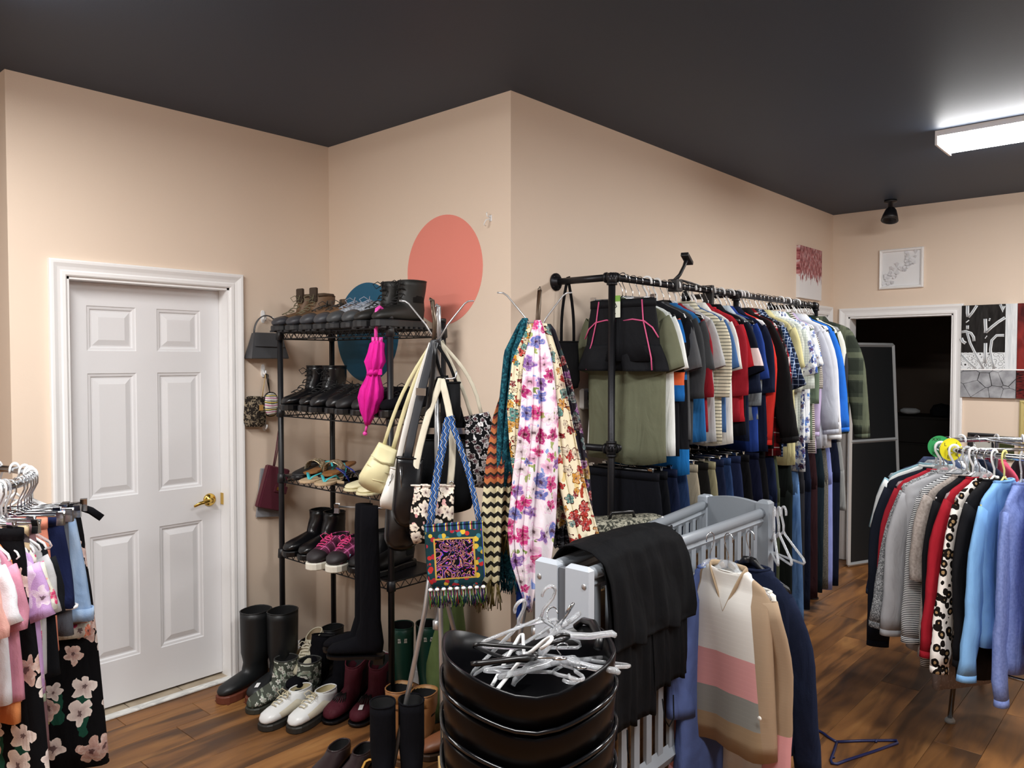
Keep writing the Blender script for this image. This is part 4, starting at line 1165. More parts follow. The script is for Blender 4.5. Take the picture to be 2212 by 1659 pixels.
MB().tube([(-.02, -.02, 1.60), (.06, -.03, 1.60), (.075, -.035, 1.605), (.078, -.035, 1.63)], .0035, 7).build('lower_hook', STEEL, bs)
MB().box(-.014, .014, -.012, .012, 1.55, 1.73).build('channel_post', STEEL, bs)
ss = stand('chrome tripod stand hung with scarves', 2.238, 1.885, 1.93, [(radians(190), .17), (radians(-60), .12), (radians(70), .2)], [(-.125, .02, 1.925), (.115, .02, 1.925)])
MB().tube([(.002, -.02, 1.74), (.006, -.02, 1.84), (.012, -.02, 1.93), (.012, -.035, 1.937), (.010, -.05, 1.93)], .010, 6, flat=(.18, 1.0), up=(0, 1, 0)).build('hook_blade', BRZ, ss)
MB().box(-.03, -.005, 0, .012, 1.78, 1.815).build('hook_blade_end', STEEL, ss)

def ribbon(pts, w, th, up=(0, 1, 0)):
    return MB().tube(pts, 1.0, 8, flat=(th / 2, w / 2), up=up)
def bag(name, label, o, x, y, w, h, d, ztop, mat, straps, taper=1.0, sag=.0, tilt=0., round_=3.2, cat='bag', flap=None, rim=True):
    """soft bag body in the stand frame o; straps: list of (points, width, material, part name)"""
    base = Vector((x, y, 0)); base.rotate(Matrix.Rotation(o[2], 3, 'Z'))
    r = empty(name, label, cat, (o[0] + base.x, o[1] + base.y, ztop), 0, 'bags on the stand', (0, tilt, o[2]))
    rings = []
    K = 12
    for k in range(K + 1):
        v = k / K
        a = w / 2 * lerp(1, taper, v) * (1 - .18 * smooth(.82, 1, v))
        b = d / 2 * (.45 + .75 * sin(min(1, v * 1.25) * pi * .6)) * (1 - .55 * smooth(.85, 1, v))
        rings.append([(px, py + .004 * sin(30 * px + 8 * v), -h * v - sag * (1 - (px / a) ** 2) * smooth(.6, 1, v)) for px, py in sell(a, b, 24, round_)])
    MB().loft(rings, 0, True, True).build('bag_body', mat, r)
    if rim:
        MB().tube(rings[0], .004, 6, closed=True).build('top_edge', mat, r)
    for x0_, tgt, bow, sw, sm_ in straps:
        e = Vector(tgt) - Vector((x, y, ztop)); e.rotate(Matrix.Rotation(-tilt, 3, 'Y'))
        pts = []
        for k in range(9):
            v = k / 8
            pts.append((lerp(x0_, e.x, v) + bow * sin(pi * v), lerp(0, e.y, v), lerp(-.006, e.z, v)))
        d_ = Vector(pts[-1]) - Vector(pts[-2])
        pts.append((pts[-1][0] + .006, pts[-1][1] + .012, pts[-1][2] + .006)); pts.append((pts[-1][0] + .004, pts[-1][1] + .016, pts[-1][2] - .03))
        ribbon(pts, sw, .004).build('strap', sm_, r)
    return r
BO = (2.04, 2.22, RV)
LBL = LB('101114', .25); NYL = cloth('0f1013', .2, .7); CRS = cloth('d9d3c0', .12); WHS = LB('e6e4de', .3); PYL = LB('d5cda2', .45); GMS = LB('3a3d42', .3)
PC = lambda px, py, d=2.95: ((px - 942) / 1677 * d, 1.67 - (py - 779) / 1677 * d)     # stand-frame x, z for layout numbers
TOPH = (-.006, -.03, 1.742); TOPL = (-.02, .0, 1.735); LOWH = (.02, -.03, 1.60)
def zip_(b_, pts): MB().tube(pts, .0016, 5).build('zip', CHROME, b_)
b = bag('puffy_bag', 'pale yellow quilted shoulder bag hanging left of the stand', BO, -.19, .02, .085, .175, .085, 1.335, PYL, [(.02, TOPL, -.012, .018, PYL), (-.02, TOPL, -.02, .014, PYL)], 1.5, .012, tilt=.42, rim=False)
for k in range(3): MB().tube([(-.045, -.046 + .002 * k, -.05 - .038 * k), (0, -.050, -.058 - .038 * k), (.045, -.046, -.05 - .038 * k)], .003, 5).build('quilt_seam', PYL, b)
b = bag('white_bag', 'white leather bag with a zip, behind the black crossbody', BO, -.145, -.01, .07, .16, .05, 1.25, WHS, [(-.01, TOPL, -.01, .024, WHS)], 1.3, .0, tilt=.25)
zip_(b, [(-.02, -.02, -.02), (-.025, -.026, -.12)])
b = bag('crossbody_bag', 'black leather crossbody bag with a wide dark strap', BO, -.098, -.06, .10, .235, .075, 1.30, LBL, [(-.01, TOPH, -.006, .032, GMS), (.03, TOPH, .012, .02, LBL)], 1.15, .03, tilt=.06)
MB().box(-.018, .018, -.008, .004, .0, .028).build('buckle', CHROME, b, loc=(.028, -.004, .24))
zip_(b, [(-.03, -.036, -.03), (-.02, -.040, -.12)])
b = bag('slouch_tote', 'black leather slouchy tote hanging low on the left of the stand', BO, -.155, .03, .095, .22, .10, 1.165, LBL, [(-.03, (-.14, .03, 1.30), -.03, .012, LBL), (.03, (-.14, .03, 1.30), .01, .012, LBL)], 1.45, .02, tilt=-.06)
MB().tube([(-.04, -.03, -.01), (-.02, -.045, -.10), (.0, -.05, -.20)], .002, 5).build('seam', GMS, b)
b = bag('backpack', 'large black nylon backpack behind the patterned bags', BO, .03, .05, .21, .27, .11, 1.36, NYL, [(-.06, LOWH, -.01, .04, NYL), (.06, LOWH, .02, .04, NYL)], 1.15, .02)
for s_ in (-1, 1): MB().box(s_ * .06 - .022, s_ * .06 + .022, -.012, .004, -.01, .014).build('strap_buckle', CHROME, b, loc=(-s_ * .006, -.035, .035))
b = bag('black_pouch', 'small black pouch at the top right of the stand', BO, .055, -.01, .07, .15, .05, 1.585, NYL, [(-.02, TOPH, -.01, .012, NYL), (.02, TOPH, .012, .012, NYL)], 1.1)
clock = floral('cream_rose_clock_print', '1a1817', ['efe6d2', 'f6efe0', 'e3cfc4'], ['d9a9a6', '1a1817', 'e9dfcd', 'c98f90'], 26, .46, 44, line='d8c7b4')
b = bag('clock_print_bag', 'black bag printed with cream roses and clock faces on cream straps', BO, -.010, -.09, .165, .22, .04, 1.20, clock, [(-.075, LOWH, -.014, .026, CRS), (.066, LOWH, .024, .026, CRS)], 1.0, .0, tilt=.02, round_=4.5)
for s_ in (-1, 1): MB().lathe([(.006, -.003), (.010, -.003), (.010, .003), (.006, .003), (.006, -.003)], 12, M=Tr(s_ * .072, 0, .008) @ Matrix.Rotation(pi / 2, 4, 'X')).build('strap_ring', CHROME, b)
band = floral('white_on_black_paisley', '121215', ['e9e9ea', '121215', '3a3a3e', 'cfcfd2'], ['e2e2e4', '121215', '121215'], 40, .34, 80, line='e6e6e8')
b = bag('bandana_bag', 'black and white paisley bandana bag with cream rope handle', BO, .150, .03, .10, .27, .08, 1.46, band, [(-.02, (.012, .02, 1.74), .01, .014, CRS), (.02, (.012, .02, 1.74), .03, .014, CRS)], 1.75, .02, tilt=-.20, rim=False)
# embroidered bag in front
t = NT('embroidered_panel'); co = t.co()
o3 = t.xyz(co)
ax = t.m('ABSOLUTE', o3[0]); az = t.m('ABSOLUTE', t.m('ADD', o3[2], .125))
mx = t.m('MAXIMUM', t.m('MULTIPLY', ax, 1.0), az)
v = t.vor(co, 42, out='Distance'); vc = t.vor(co, 42, out='Color')
fl_ = t.ramp(t.xyz(vc)[0], [(0, 'b8312f'), (.3, 'd3b43f'), (.55, 'a82a3a'), (.8, '3d7d8c')], True)
border = t.mix(t.m('LESS_THAN', v, .42), '1c3b42', fl_)
n2 = t.noise(co, 17, 1, 2.2)
inner = t.ramp(t.m('FRACT', t.m('MULTIPLY', n2, 6.0)), [(0, '0d0d12'), (.52, '2d4fd0'), (.60, 'd844a0'), (.68, '0d0d12'), (.80, 'e8b53a'), (.86, '4fb0c8'), (.92, 'd2382e')], True)
inside = t.m('LESS_THAN', mx, .072)
edge = t.m('LESS_THAN', t.m('ABSOLUTE', t.m('SUBTRACT', mx, .073)), .003)
c2 = t.mix(inside, border, inner); c2 = t.mix(edge, c2, 'c2a04a')
outb = t.m('GREATER_THAN', mx, .103)
stp = t.ramp(t.m('FRACT', t.m('MULTIPLY', o3[0], 22.0)), [(0, '17363a'), (.25, '2c3f93'), (.35, 'd8d35a'), (.42, '7d3a4c'), (.55, '17363a'), (.75, '48788e'), (.85, '2d2d60')], True)
c2 = t.mix(outb, c2, stp)
EMB = clothmat(t, c2)
strapm = NT('woven_blue_strap'); so = strapm.xyz(strapm.co())
zz = strapm.m('ABSOLUTE', strapm.m('SUBTRACT', strapm.m('FRACT', strapm.m('MULTIPLY', so[2], 38.0)), .5))
STRP = clothmat(strapm, strapm.ramp(strapm.m('FRACT', strapm.m('ADD', strapm.m('MULTIPLY', so[0], 60.0), zz)), [(0, '2a3140'), (.25, '4178c8'), (.5, 'c7b48a'), (.62, '1a2030'), (.8, '3d70c0')], True))
b = bag('embroidered_bag', 'embroidered dark green bag with colourful flowers, white beads and fringe', BO, .072, -.14, .218, .235, .035, 1.065, EMB, [(-.088, (.052, -.09, 1.452), -.006, .030, STRP), (.098, (.056, -.09, 1.452), .012, .022, STRP)], 1.0, 0, tilt=-.06, round_=6)
for k in range(9):
    MB().ball((-.098 + k * .0245, -.012, -.238), .0085, 10, sc=(1, 1, .75)).build('white_bead', WHITEP, b)
fcols = ['22305c', '3e7a3a', 'b8302f', '2a2c66', 'd9d9d4', '20504c', '6a3a66', '79a03a', '1b1c2c']
rf = random.Random(5)
for ci, c in enumerate(fcols):
    m = MB()
    for k in range(16):
        x = -.105 + (.21 * ((k * 9 + ci) % 144) / 144)
        m.tube([(x, -.004, -.232), (x + rf.uniform(-.004, .004), -.006, -.262), (x + rf.uniform(-.012, .010), -.004 + rf.uniform(-.006, .006), -.30 + rf.uniform(-.012, .012))], .0016, 4)
    o = m.build('fringe', cloth(c), b); o['kind'] = 'stuff'

# ------------------------------------------------------------------ scarves
def interp(rows, v):
    n = len(rows) - 1; f = min(n - 1e-6, v * n); i = int(f); t = f - i; t = t * t * (3 - 2 * t) * .5 + t * .5
    return [lerp(a, b, t) for a, b in zip(rows[i], rows[i + 1])]
def scarf(label, rows0, mat, waves=5, amp=.012, seed=0., fringe=None, fl=.05, cat='scarf', name='scarf', grp='scarves on the stand', C_=None, K=30, cols=42, hem=.01):
    """rows: (z, x left, x right, y) from the hook down, in the stand frame"""
    z_, a_, b_, y_ = rows0[0]; c_ = (a_ + b_) / 2
    rows = [(z_ + .012, c_ * .7 - .008, c_ * .7 + .008, y_ + .03), (z_ + .022, c_ * .8 - .010, c_ * .8 + .010, y_), (z_, c_ - .016, c_ + .016, y_ - .012)] + list(rows0[1:])
    r = empty(name, label, cat, (C_[0], C_[1], 0), C_[2], grp)
    g = []
    for j in range(K + 1):
        v = j / K
        z, xl, xr, y = interp(rows, v) if v > .06 else interp(rows[:3], v / .06 * .999)
        if v > .06: z, xl, xr, y = interp(rows[2:], (v - .06) / .94)
        am = amp * (0.35 + .65 * smooth(0, .35, v)) * min(1, (xr - xl) / .06)
        row = []
        for i in range(cols + 1):
            u = i / cols
            ph = waves * 1.4 * pi * (u + .12 * sin(5 * u + seed)) + seed + .9 * sin(2.4 * v + seed) + .8 * sin(6 * u + 1.7 * seed)
            yy = y + am * sin(ph) * (.7 + .5 * sin(3.3 * u + 2 * v + seed)) + .22 * am * sin(2.7 * ph + 4 * v)
            xx = lerp(xl, xr, u) + am * .45 * cos(ph)
            dz = (hem * sin(2.2 * ph + seed) - hem * 2 * abs(u - .5) * sin(seed)) * smooth(.7, 1, v)
            row.append((xx, yy, z + dz))
        g.append(row)
    MB().grid(g).build('cloth', mat, r, thick=.0025)
    if fringe:
        m = MB(); rr = random.Random(int(seed * 10) + 3)
        last = g[-1]
        for k in range(46):
            p = last[int(k / 45 * cols)]
            dx = rr.uniform(-.008, .008)
            m.tube([p, (p[0] + dx, p[1] + rr.uniform(-.006, .004), p[2] - fl * .5), (p[0] + dx * 1.8, p[1] + rr.uniform(-.01, .006), p[2] - fl * rr.uniform(.8, 1.1))], .0016, 4)
        o = m.build('fringe', fringe, r); o['kind'] = 'stuff'
    return r
SO = (2.238, 1.885, RV)
sx = lambda px: (px - 1172) * .00175
sz = lambda py: 1.67 - (py - 779) * .00175
def rws(*a): return [(sz(p[0]), sx(p[1]), sx(p[2]), p[3]) for p in a]
teal = blotch('teal_lace', [(.38, '123a48'), (.5, '25606e'), (.62, '0f2c38')], 70, .4, 3)
pais = floral('multicolour_paisley', 'eee3c4', ['c8402c', 'd8a330', '3f9a92', '8c2a2a', 'e4d9b4'], ['7a2a24', 'c98a2c', 'efe6cc', '3a7a74', '9a3a2a'], 38, .40, 52, line='3a1a16')
crm = floral('cream_red_paisley', 'ece2c6', ['b8372c', '8e2524', 'd59a38', 'ece2c6', '4f8f86'], ['ece2c6', 'ece2c6', 'a3402e', 'e0c98e', 'ece2c6'], 21, .32, 40, line='5a2018')
pinkf = floral('pink_garden_floral', 'f1e6ee', ['d8408c', 'b9347a', '6d80c8', '8f6cb8', 'e9b8d8', 'f1e6ee'], ['7b9050', '8da3d8', 'f1e6ee', 'a3b070', 'f1e6ee', 'f1e6ee'], 19, .40, 44, line='e9c3dc')
dark_m = floral('dark_multi_print', '2b2730', ['7a4a86', 'a88c4a', '4d6a6a', '8a3a3a', '2b2730'], ['3a4a4c', '2b2730', '6a5a3a'], 22, .42, 30)
t = NT('chevron_knit'); o3 = t.xyz(t.co())
tri = t.m('ABSOLUTE', t.m('SUBTRACT', t.m('FRACT', t.m('MULTIPLY', o3[0], 38.0)), .5))
zz = t.m('ADD', o3[2], t.m('MULTIPLY', tri, .022))
zz = t.m('ADD', zz, t.m('MULTIPLY', t.noise(t.co(), 60, 2), .006))
bandf = t.m('FRACT', t.m('ADD', t.m('MULTIPLY', zz, 27.0), 40.0))
base = t.ramp(bandf, [(0, 'cfc7a4'), (.56, '23221f')], True)
warm = t.ramp(bandf, [(0, 'b06a42'), (.5, '7a3630'), (.75, '2b2623')], True)
CHEV = clothmat(t, t.mix(t.m('GREATER_THAN', zz, 1.22), base, warm), 200)
zeb = blotch('zebra_grey', [(.46, '1b1b1e'), (.52, '5a5a60')], 26, 1.2, 1, (1, 1, 2.5))
key = stripes('greek_key_grey', [(0, 'a9a9ab'), (.62, '17171a'), (.72, 'a9a9ab'), (.80, '17171a'), (.9, 'c9c9ca')], .09, 2, .01)
BLUE = cloth('1c3f9c', .3)
GOLD = cloth('5a4f2a', .3)
scarf('teal lace scarf with ragged edge on the left of the scarf stand', rws((700, 1125, 1160, .0), (760, 1105, 1150, -.01), (900, 1092, 1135, -.02), (1000, 1088, 1120, -.02), (1180, 1090, 1125, 0), (1250, 1095, 1128, 0)), teal, 4, .014, .3, teal, .05, C_=SO)
scarf('brown, rust and cream chevron scarf with dark fringe, lowest on the left', rws((760, 1120, 1150, .03), (900, 1080, 1125, .01), (1000, 1066, 1105, -.03), (1120, 1056, 1100, -.04), (1255, 1046, 1092, -.04)), CHEV, 3, .014, 1.3, GOLD, .09, C_=SO)
scarf('cream and black chevron scarf with a shorter fringed end', rws((760, 1128, 1150, .03), (920, 1100, 1135, -.0), (1040, 1098, 1142, -.02), (1150, 1094, 1140, -.025)), CHEV, 3, .014, 2.6, GOLD, .07, C_=SO)
scarf('orange and red paisley scarf with a hanging corner', rws((712, 1145, 1175, -.02), (780, 1122, 1172, -.04), (880, 1112, 1168, -.05), (950, 1118, 1158, -.05), (1035, 1126, 1140, -.05)), pais, 4, .018, 4.1, C_=SO)
scarf('pink and white garden flower scarf hanging longest in the middle', rws((706, 1158, 1190, -.05), (780, 1148, 1200, -.07), (900, 1140, 1212, -.085), (1020, 1124, 1212, -.09), (1130, 1112, 1208, -.09), (1205, 1118, 1200, -.09), (1300, 1148, 1170, -.09)), pinkf, 5, .020, 5.5, C_=SO, hem=.02)
scarf('cream scarf with red paisley medallions on the right', rws((712, 1178, 1205, -.02), (790, 1190, 1228, -.03), (900, 1200, 1250, -.05), (1020, 1212, 1275, -.06), (1165, 1240, 1312, -.07)), crm, 4, .018, 6.2, C_=SO, hem=.018)
scarf('dark purple and olive print scarf at the right edge of the stand', rws((712, 1195, 1212, .02), (800, 1215, 1243, .01), (920, 1238, 1270, .0), (1020, 1258, 1286, -.01), (1095, 1268, 1292, -.01)), dark_m, 3, .014, 7.7, C_=SO)
scarf('red border print scarf between the pink and the cream scarf', rws((715, 1185, 1200, .01), (850, 1195, 1225, .0), (1000, 1205, 1240, -.01), (1130, 1222, 1262, -.02)), pais, 3, .014, 8.4, C_=SO)
scarf('grey scarf with black geometric lines behind the pink one', rws((800, 1190, 1210, .03), (980, 1196, 1222, .02), (1120, 1196, 1232, .01)), key, 3, .012, 9.9, cloth('b9b9ba'), .03, C_=SO)
scarf('charcoal zebra stripe scarf low behind the cream one', rws((800, 1195, 1215, .05), (1000, 1205, 1240, .05), (1190, 1210, 1255, .04)), zeb, 3, .012, 11.0, C_=SO)
scarf('royal blue scarf hanging lowest behind the pink one', rws((900, 1140, 1160, .05), (1150, 1130, 1155, .04), (1345, 1128, 1150, .03)), BLUE, 2, .012, 12.3, C_=SO)
# black bag on the wall side
b = bag('black_cloth_bag', 'black cloth bag hanging from the wall arm of the pipe rack', (2.964, 2.30, RV), 0, 0, .10, .22, .06, 1.76, cloth('101012'), [(-.03, (.0, 0, 2.068), -.01, .014, cloth('101012')), (.03, (0, 0, 2.068), .01, .014, cloth('101012'))], 1.25, .01)
# ------------------------------------------------------------------ folded grey crib
CG_ = LB('8f969e', .38); CGL = LB('b6bec8', .4)
cr = empty('folded_crib', 'folded grey wooden crib with slatted sides used as a clothes rail', 'crib', (1.95, 1.47, 0))
OFc = (-1.95, -1.47, 0)
def side(y0, y1, x0, x1, name):
    def Y(x): return lerp(y0, y1, (x - x0) / (x1 - x0))
    s = bpy.data.objects.new(name, None); COL.objects.link(s); s.parent = cr; s.location = OFc
    zt, zb = .985, .20
    MB().tube([(x0, Y(x0), zt), (x1, Y(x1), zt)], .026, 12, flat=(.85, .75)).build('top_rail', CG_, s)
    MB().tube([(x0, Y(x0), zt - .035), (x1, Y(x1), zt - .035)], .02, 4, flat=(1.1, .6), sm=False).build('rail_lip', CG_, s)
    MB().tube([(x0, Y(x0), zb), (x1, Y(x1), zb)], .04, 4, flat=(1.0, .5), sm=False).build('bottom_rail', CG_, s)
    me = MB().cbox(-.0175, .0175, -.007, .007, 0, zt - .05 - zb, .002).mesh('slat', CG_)
    n = 17
    for i in range(1, n):
        x = lerp(x0, x1, i / n)
        put('slat', me, s, (x, Y(x), zb + .02), (0, 0, math.atan2(y1 - y0, x1 - x0)))
    return s
side(1.467, 1.483, 1.965, 3.335, 'front_side')
side(1.60, 1.776, 1.965, 3.37, 'back_side')
for yc in (1.463, 1.588):
    o = MB().cbox(1.935, 1.965, yc - .046, yc + .046, .10, 1.025, .012).build('end_post', CGL, cr, loc=OFc)
    for z in (.965, .25):
        MB().lathe([(0, .002), (.009, .002), (.010, 0), (0, 0)], 12, M=Tr(1.935, yc + .028 * (-1 if yc > 1.5 else 1) * -1, z) @ Matrix.Rotation(-pi / 2, 4, 'Y')).build('screw_cap', STEEL, cr, loc=OFc)
MB().cbox(1.94, 1.96, 1.512, 1.539, .10, 1.01, .003).build('hinge_strip', plain('5c6168', .5), cr, loc=OFc)
MB().tube([(1.932, 1.585, .80), (1.926, 1.565, .815), (1.926, 1.545, .78), (1.926, 1.55, .73), (1.928, 1.58, .70)], .007, 7).build('plastic_clip', CLEAR, cr, loc=OFc)
MB().box(1.932, 1.936, 1.478, 1.484, .76, .82).build('slot', plain('3b3f45', .6), cr, loc=OFc)
# far end board with an arched top, and corner posts
pts = [(1.49, .15)] + [(lerp(1.49, 1.775, k / 10), 1.02 + .018 * sin(pi * k / 10)) for k in range(11)] + [(1.775, .15)]
MB().prism(pts, 3.345, 3.375, 'x').build('end_board', CG_, cr, loc=OFc)
MB().cbox(3.33, 3.39, 1.45, 1.51, .07, 1.04, .012).build('corner_post', CG_, cr, loc=OFc)
MB().cbox(3.33, 3.36, 1.755, 1.80, .07, 1.03, .006).build('corner_post', CGL, cr, loc=OFc)
MB().cbox(3.365, 3.39, 1.75, 1.80, .07, 1.03, .006).build('corner_post', CGL, cr, loc=OFc)
tb = NT('crib_board'); BRD = tb.fin(tb.ramp(tb.noise(tb.co((1, 1, 8)), 4, 4, .6), [(.3, '6d5033'), (.55, '8b6a44'), (.75, 'a07f54')]), .6)
MB().cbox(2.0, 3.30, 1.498, 1.510, .20, .90, .002).build('mattress_board', BRD, cr, loc=OFc)
for x in (1.99, 3.36):
    for yc in (1.475, 1.60 if x < 2.5 else 1.775):
        m = MB().lathe([(0, -.011), (.030, -.011), (.034, -.006), (.034, .006), (.030, .011), (0, .011)], 16, M=Tr(x, yc, .034) @ Matrix.Rotation(pi / 2, 4, 'X'))
        m.build('caster_wheel', BLACKP, cr, loc=OFc)
        MB().box(x - .012, x + .012, yc - .016, yc + .016, .045, .12).build('caster_fork', BLACKP, cr, loc=OFc)
MB().tube([(2.86, 1.76, .94), (2.86, 1.735, .985), (2.86, 1.71, 1.005), (2.86, 1.70, .98)], .007, 8).build('plastic_hook', WHITEP)
tag(bpy.data.objects['plastic_hook'], 'small white plastic hook on the back crib rail', 'hook')

# patterned suitcase behind the crib
SC_ = blotch('tapestry_print', [(.34, '3b3c36'), (.46, '77766a'), (.52, 'aaa797'), (.62, '55564c'), (.7, 'c6c2b2')], 42, 1.6, 3)
sc_ = empty('tapestry_suitcase', 'grey floral tapestry suitcase standing behind the crib', 'suitcase', (2.78, 1.86, 0), radians(-30))
rings = []
for z, f in ((.05, .90), (.09, 1.0), (.5, 1.02), (.9, 1.0), (.965, .96), (.995, .86)):
    rings.append([(x * f, y * (f if z < .9 else f * .96), z) for x, y in sell(.215, .085, 32, 4)])
MB().loft(rings, 0, True, True).build('shell', SC_, sc_)
MB().tube([(x * 1.01, y * 1.03, .955) for x, y in sell(.215, .085, 32, 4)], .006, 6, closed=True).build('piping', BLACKP, sc_)
MB().tube([(-.19, -.088, .88), (-.15, -.09, .905), (-.05, -.091, .895), (.10, -.091, .90), (.19, -.088, .91)], .005, 6).build('zip', BLACKP, sc_)
MB().cbox(-.06, .08, -.095, -.087, .845, .875, .002).build('name_plate', plain('e6e7e8', .4), sc_)
text('plate_lettering', 'TALBOTS', .022, plain('2a2a2a', .5), sc_, (.01, -.0956, .86), (pi / 2, 0, 0))
for s in (-1, 1):
    MB().lathe([(0, -.015), (.025, -.015), (.025, .015), (0, .015)], 14, M=Tr(s * .15, 0, .025) @ Matrix.Rotation(pi / 2, 4, 'X')).build('wheel', BLACKP, sc_)
    MB().box(s * .15 - .02, s * .15 + .02, -.03, .03, .02, .06).build('wheel_housing', BLACKP, sc_)
MB().tube([(-.06, 0, .99), (-.05, 0, 1.02), (.05, 0, 1.02), (.06, 0, .99)], .008, 8).build('top_handle', BLACKP, sc_)

# black trousers draped over the near end of the crib
BT = cloth('0b0c0f', .3, .8)
dr = empty('draped_trousers', 'black nylon trousers draped over the near end of the crib', 'trousers', (0, 0, 0))
def drape(name, x0, x1, pathfn, seed, cols=26, x1b=None, amp=.006):
    g = []
    P = pathfn
    L_ = len(P)
    K = 34
    for j in range(K + 1):
        v = j / K
        f = min(L_ - 1 - 1e-6, v * (L_ - 1)); i = int(f); q = f - i
        y, z = lerp(P[i][0], P[i + 1][0], q), lerp(P[i][1], P[i + 1][1], q)
        row = []
        for c in range(cols + 1):
            u = c / cols
            x = lerp(x0, x1, u) + .010 * sin(5 * v + seed)
            w = amp * (sin(14 * u + seed + 3 * v) + .6 * sin(29 * u + 2 * seed - 5 * v)) * (.5 + v)
            row.append((x, y - abs(w) * 1.2, z + .5 * w + .016 * sin(pi * u) * (1 if .25 < v < .5 else .3)))
        g.append(row)
    return MB().grid(g).build(name, BT, dr, thick=.004)
top = [(1.70, .86), (1.665, .97), (1.62, 1.035), (1.55, 1.055), (1.48, 1.045), (1.435, 1.015), (1.415, .95), (1.405, .86)]
drape('trouser_leg', 2.03, 2.30, top + [(1.40, .70), (1.40, .55), (1.405, .46)], .4)
drape('trouser_leg', 2.27, 2.50, top + [(1.398, .72), (1.395, .60), (1.40, .53)], 2.2)
drape('waist_panel', 2.02, 2.52, [(a - .008, b + .012) for a, b in top[2:]] + [(1.385, .78), (1.385, .74)], 3.7, amp=.008)
MB().tube([(2.34, 1.395, .49), (2.345, 1.388, .42), (2.37, 1.385, .385), (2.41, 1.39, .40), (2.415, 1.395, .48)], .0025, 5).build('drawcord', BT, dr)
MB().tube([(2.12, 1.395, .46), (2.115, 1.39, .40), (2.125, 1.39, .35)], .0025, 5).build('drawcord', BT, dr)

# clothes on hangers over the crib rail
t = NT('beige_pink_striped_knit'); o3 = t.xyz(t.co())
rib = t.m('FRACT', t.m('MULTIPLY', o3[2], 55.0))
KB = t.ramp(t.m('MULTIPLY', o3[2], -1.0), [(0, 'e6e4df'), (.36, 'e0a3a4'), (.50, '929490'), (.60, 'a48e72')], True)
KB = t.mix(t.m('GREATER_THAN', t.m('ADD', t.m('ABSOLUTE', o3[0]), t.m('MULTIPLY', t.m('ADD', o3[2], .3), .10)), .128), KB, 'a8927a')
t.bump(rib, .5, .006); KNIT = t.fin(KB, .9, 0, .2)
t = NT('beige_pink_sleeve_knit'); o3 = t.xyz(t.co())
KS = t.ramp(t.m('MULTIPLY', o3[2], -1.0), [(0, 'a8927a'), (.61, 'e3a2a6')], True)
t.bump(t.m('FRACT', t.m('MULTIPLY', o3[2], 90.0)), .4, .005); KSL = t.fin(KS, .9, 0, .2)
KBG = cloth('ab967c')
CZ = .99
px_ = top_parts(dict(body=KNIT, sleeve=KSL, collar=KBG, cuff=KSL), L=.66, W=.175, hem=.19, th=.035, sleeve='long', sl=.70, hang=-.05, sa=.062, collar='vneck', seed=1.0, amp=.016, z0=.05, neck=.075)
g = garment('striped_sweater', 'beige, white, pink and grey striped knit cardigan hung on the crib', 'sweater', px_, (2.62, 1.29, CZ - .02), radians(-99))
for k in range(5): MB().lathe([(0, .003), (.007, .003), (.008, 0), (0, 0)], 12, M=Tr(.165 - .002 * k, -.045, -.54 - 0 * k) @ Matrix.Rotation(pi / 2, 4, 'X')).build('button', plain('e3e0d8', .3), g) if k == 0 else None
MB().box(-.022, .022, .012, .016, -.155, -.125).build('neck_label', plain('ece9e2', .6), g)
hanger('wire_clear', (2.62, 1.29, CZ + .03), radians(81), 'clear hanger holding the striped knit cardigan', 'hangers on the crib rail').scale = (.85, 1, 1)
DB = cloth('4f5e8e', .15)
garment('blue_dress', 'slate blue dress with rolled sleeves hung beside the striped cardigan', 'dress', top_parts(DB, L=.84, W=.15, hem=.19, th=.035, sleeve='half', sl=.42, seed=3.0, amp=.014), (2.71, 1.40, CZ), radians(-14))
hanger('wire_clear', (2.71, 1.41, CZ), radians(-14), 'clear hanger holding the slate blue dress', 'hangers on the crib rail')
garment('navy_top', 'dark navy long top behind the striped cardigan', 'shirt', top_parts(cloth('1a2136'), L=.66, W=.165, hem=.19, th=.03, sleeve='long', seed=5.0), (2.80, 1.28, CZ), radians(-98))
hanger('wire_black', (2.80, 1.29, CZ + .01), radians(82), 'black hanger with a green size tab on the crib rail', 'hangers on the crib rail').scale = (.82, 1, 1)
garment('white_lace_top', 'white top with a lace hem peeking below the striped cardigan', 'shirt', top_parts(cloth('e4e1d8'), L=.74, W=.08, hem=.13, th=.02, sleeve='none', seed=6.0), (2.72, 1.24, CZ - .06), radians(-98))
garment('pale_blue_top', 'pale blue strappy top between the clear hangers', 'shirt', top_parts(cloth('8fa6d0'), L=.5, W=.13, hem=.17, th=.02, sleeve='none', seed=6.4), (2.66, 1.33, CZ), radians(-80))
for k in range(3):
    r = hanger('plastic_clear', (3.30 + .022 * k, 1.41 - .012 * k, CZ + .01), radians(30 + 14 * k), ['empty clear hanger at the far corner of the crib, left of three', 'empty clear hanger at the far corner of the crib, middle of three', 'empty clear hanger at the far corner of the crib, right of three'][k], 'empty hangers on the crib')
    r.scale = (.72, 1.6, 1.0)

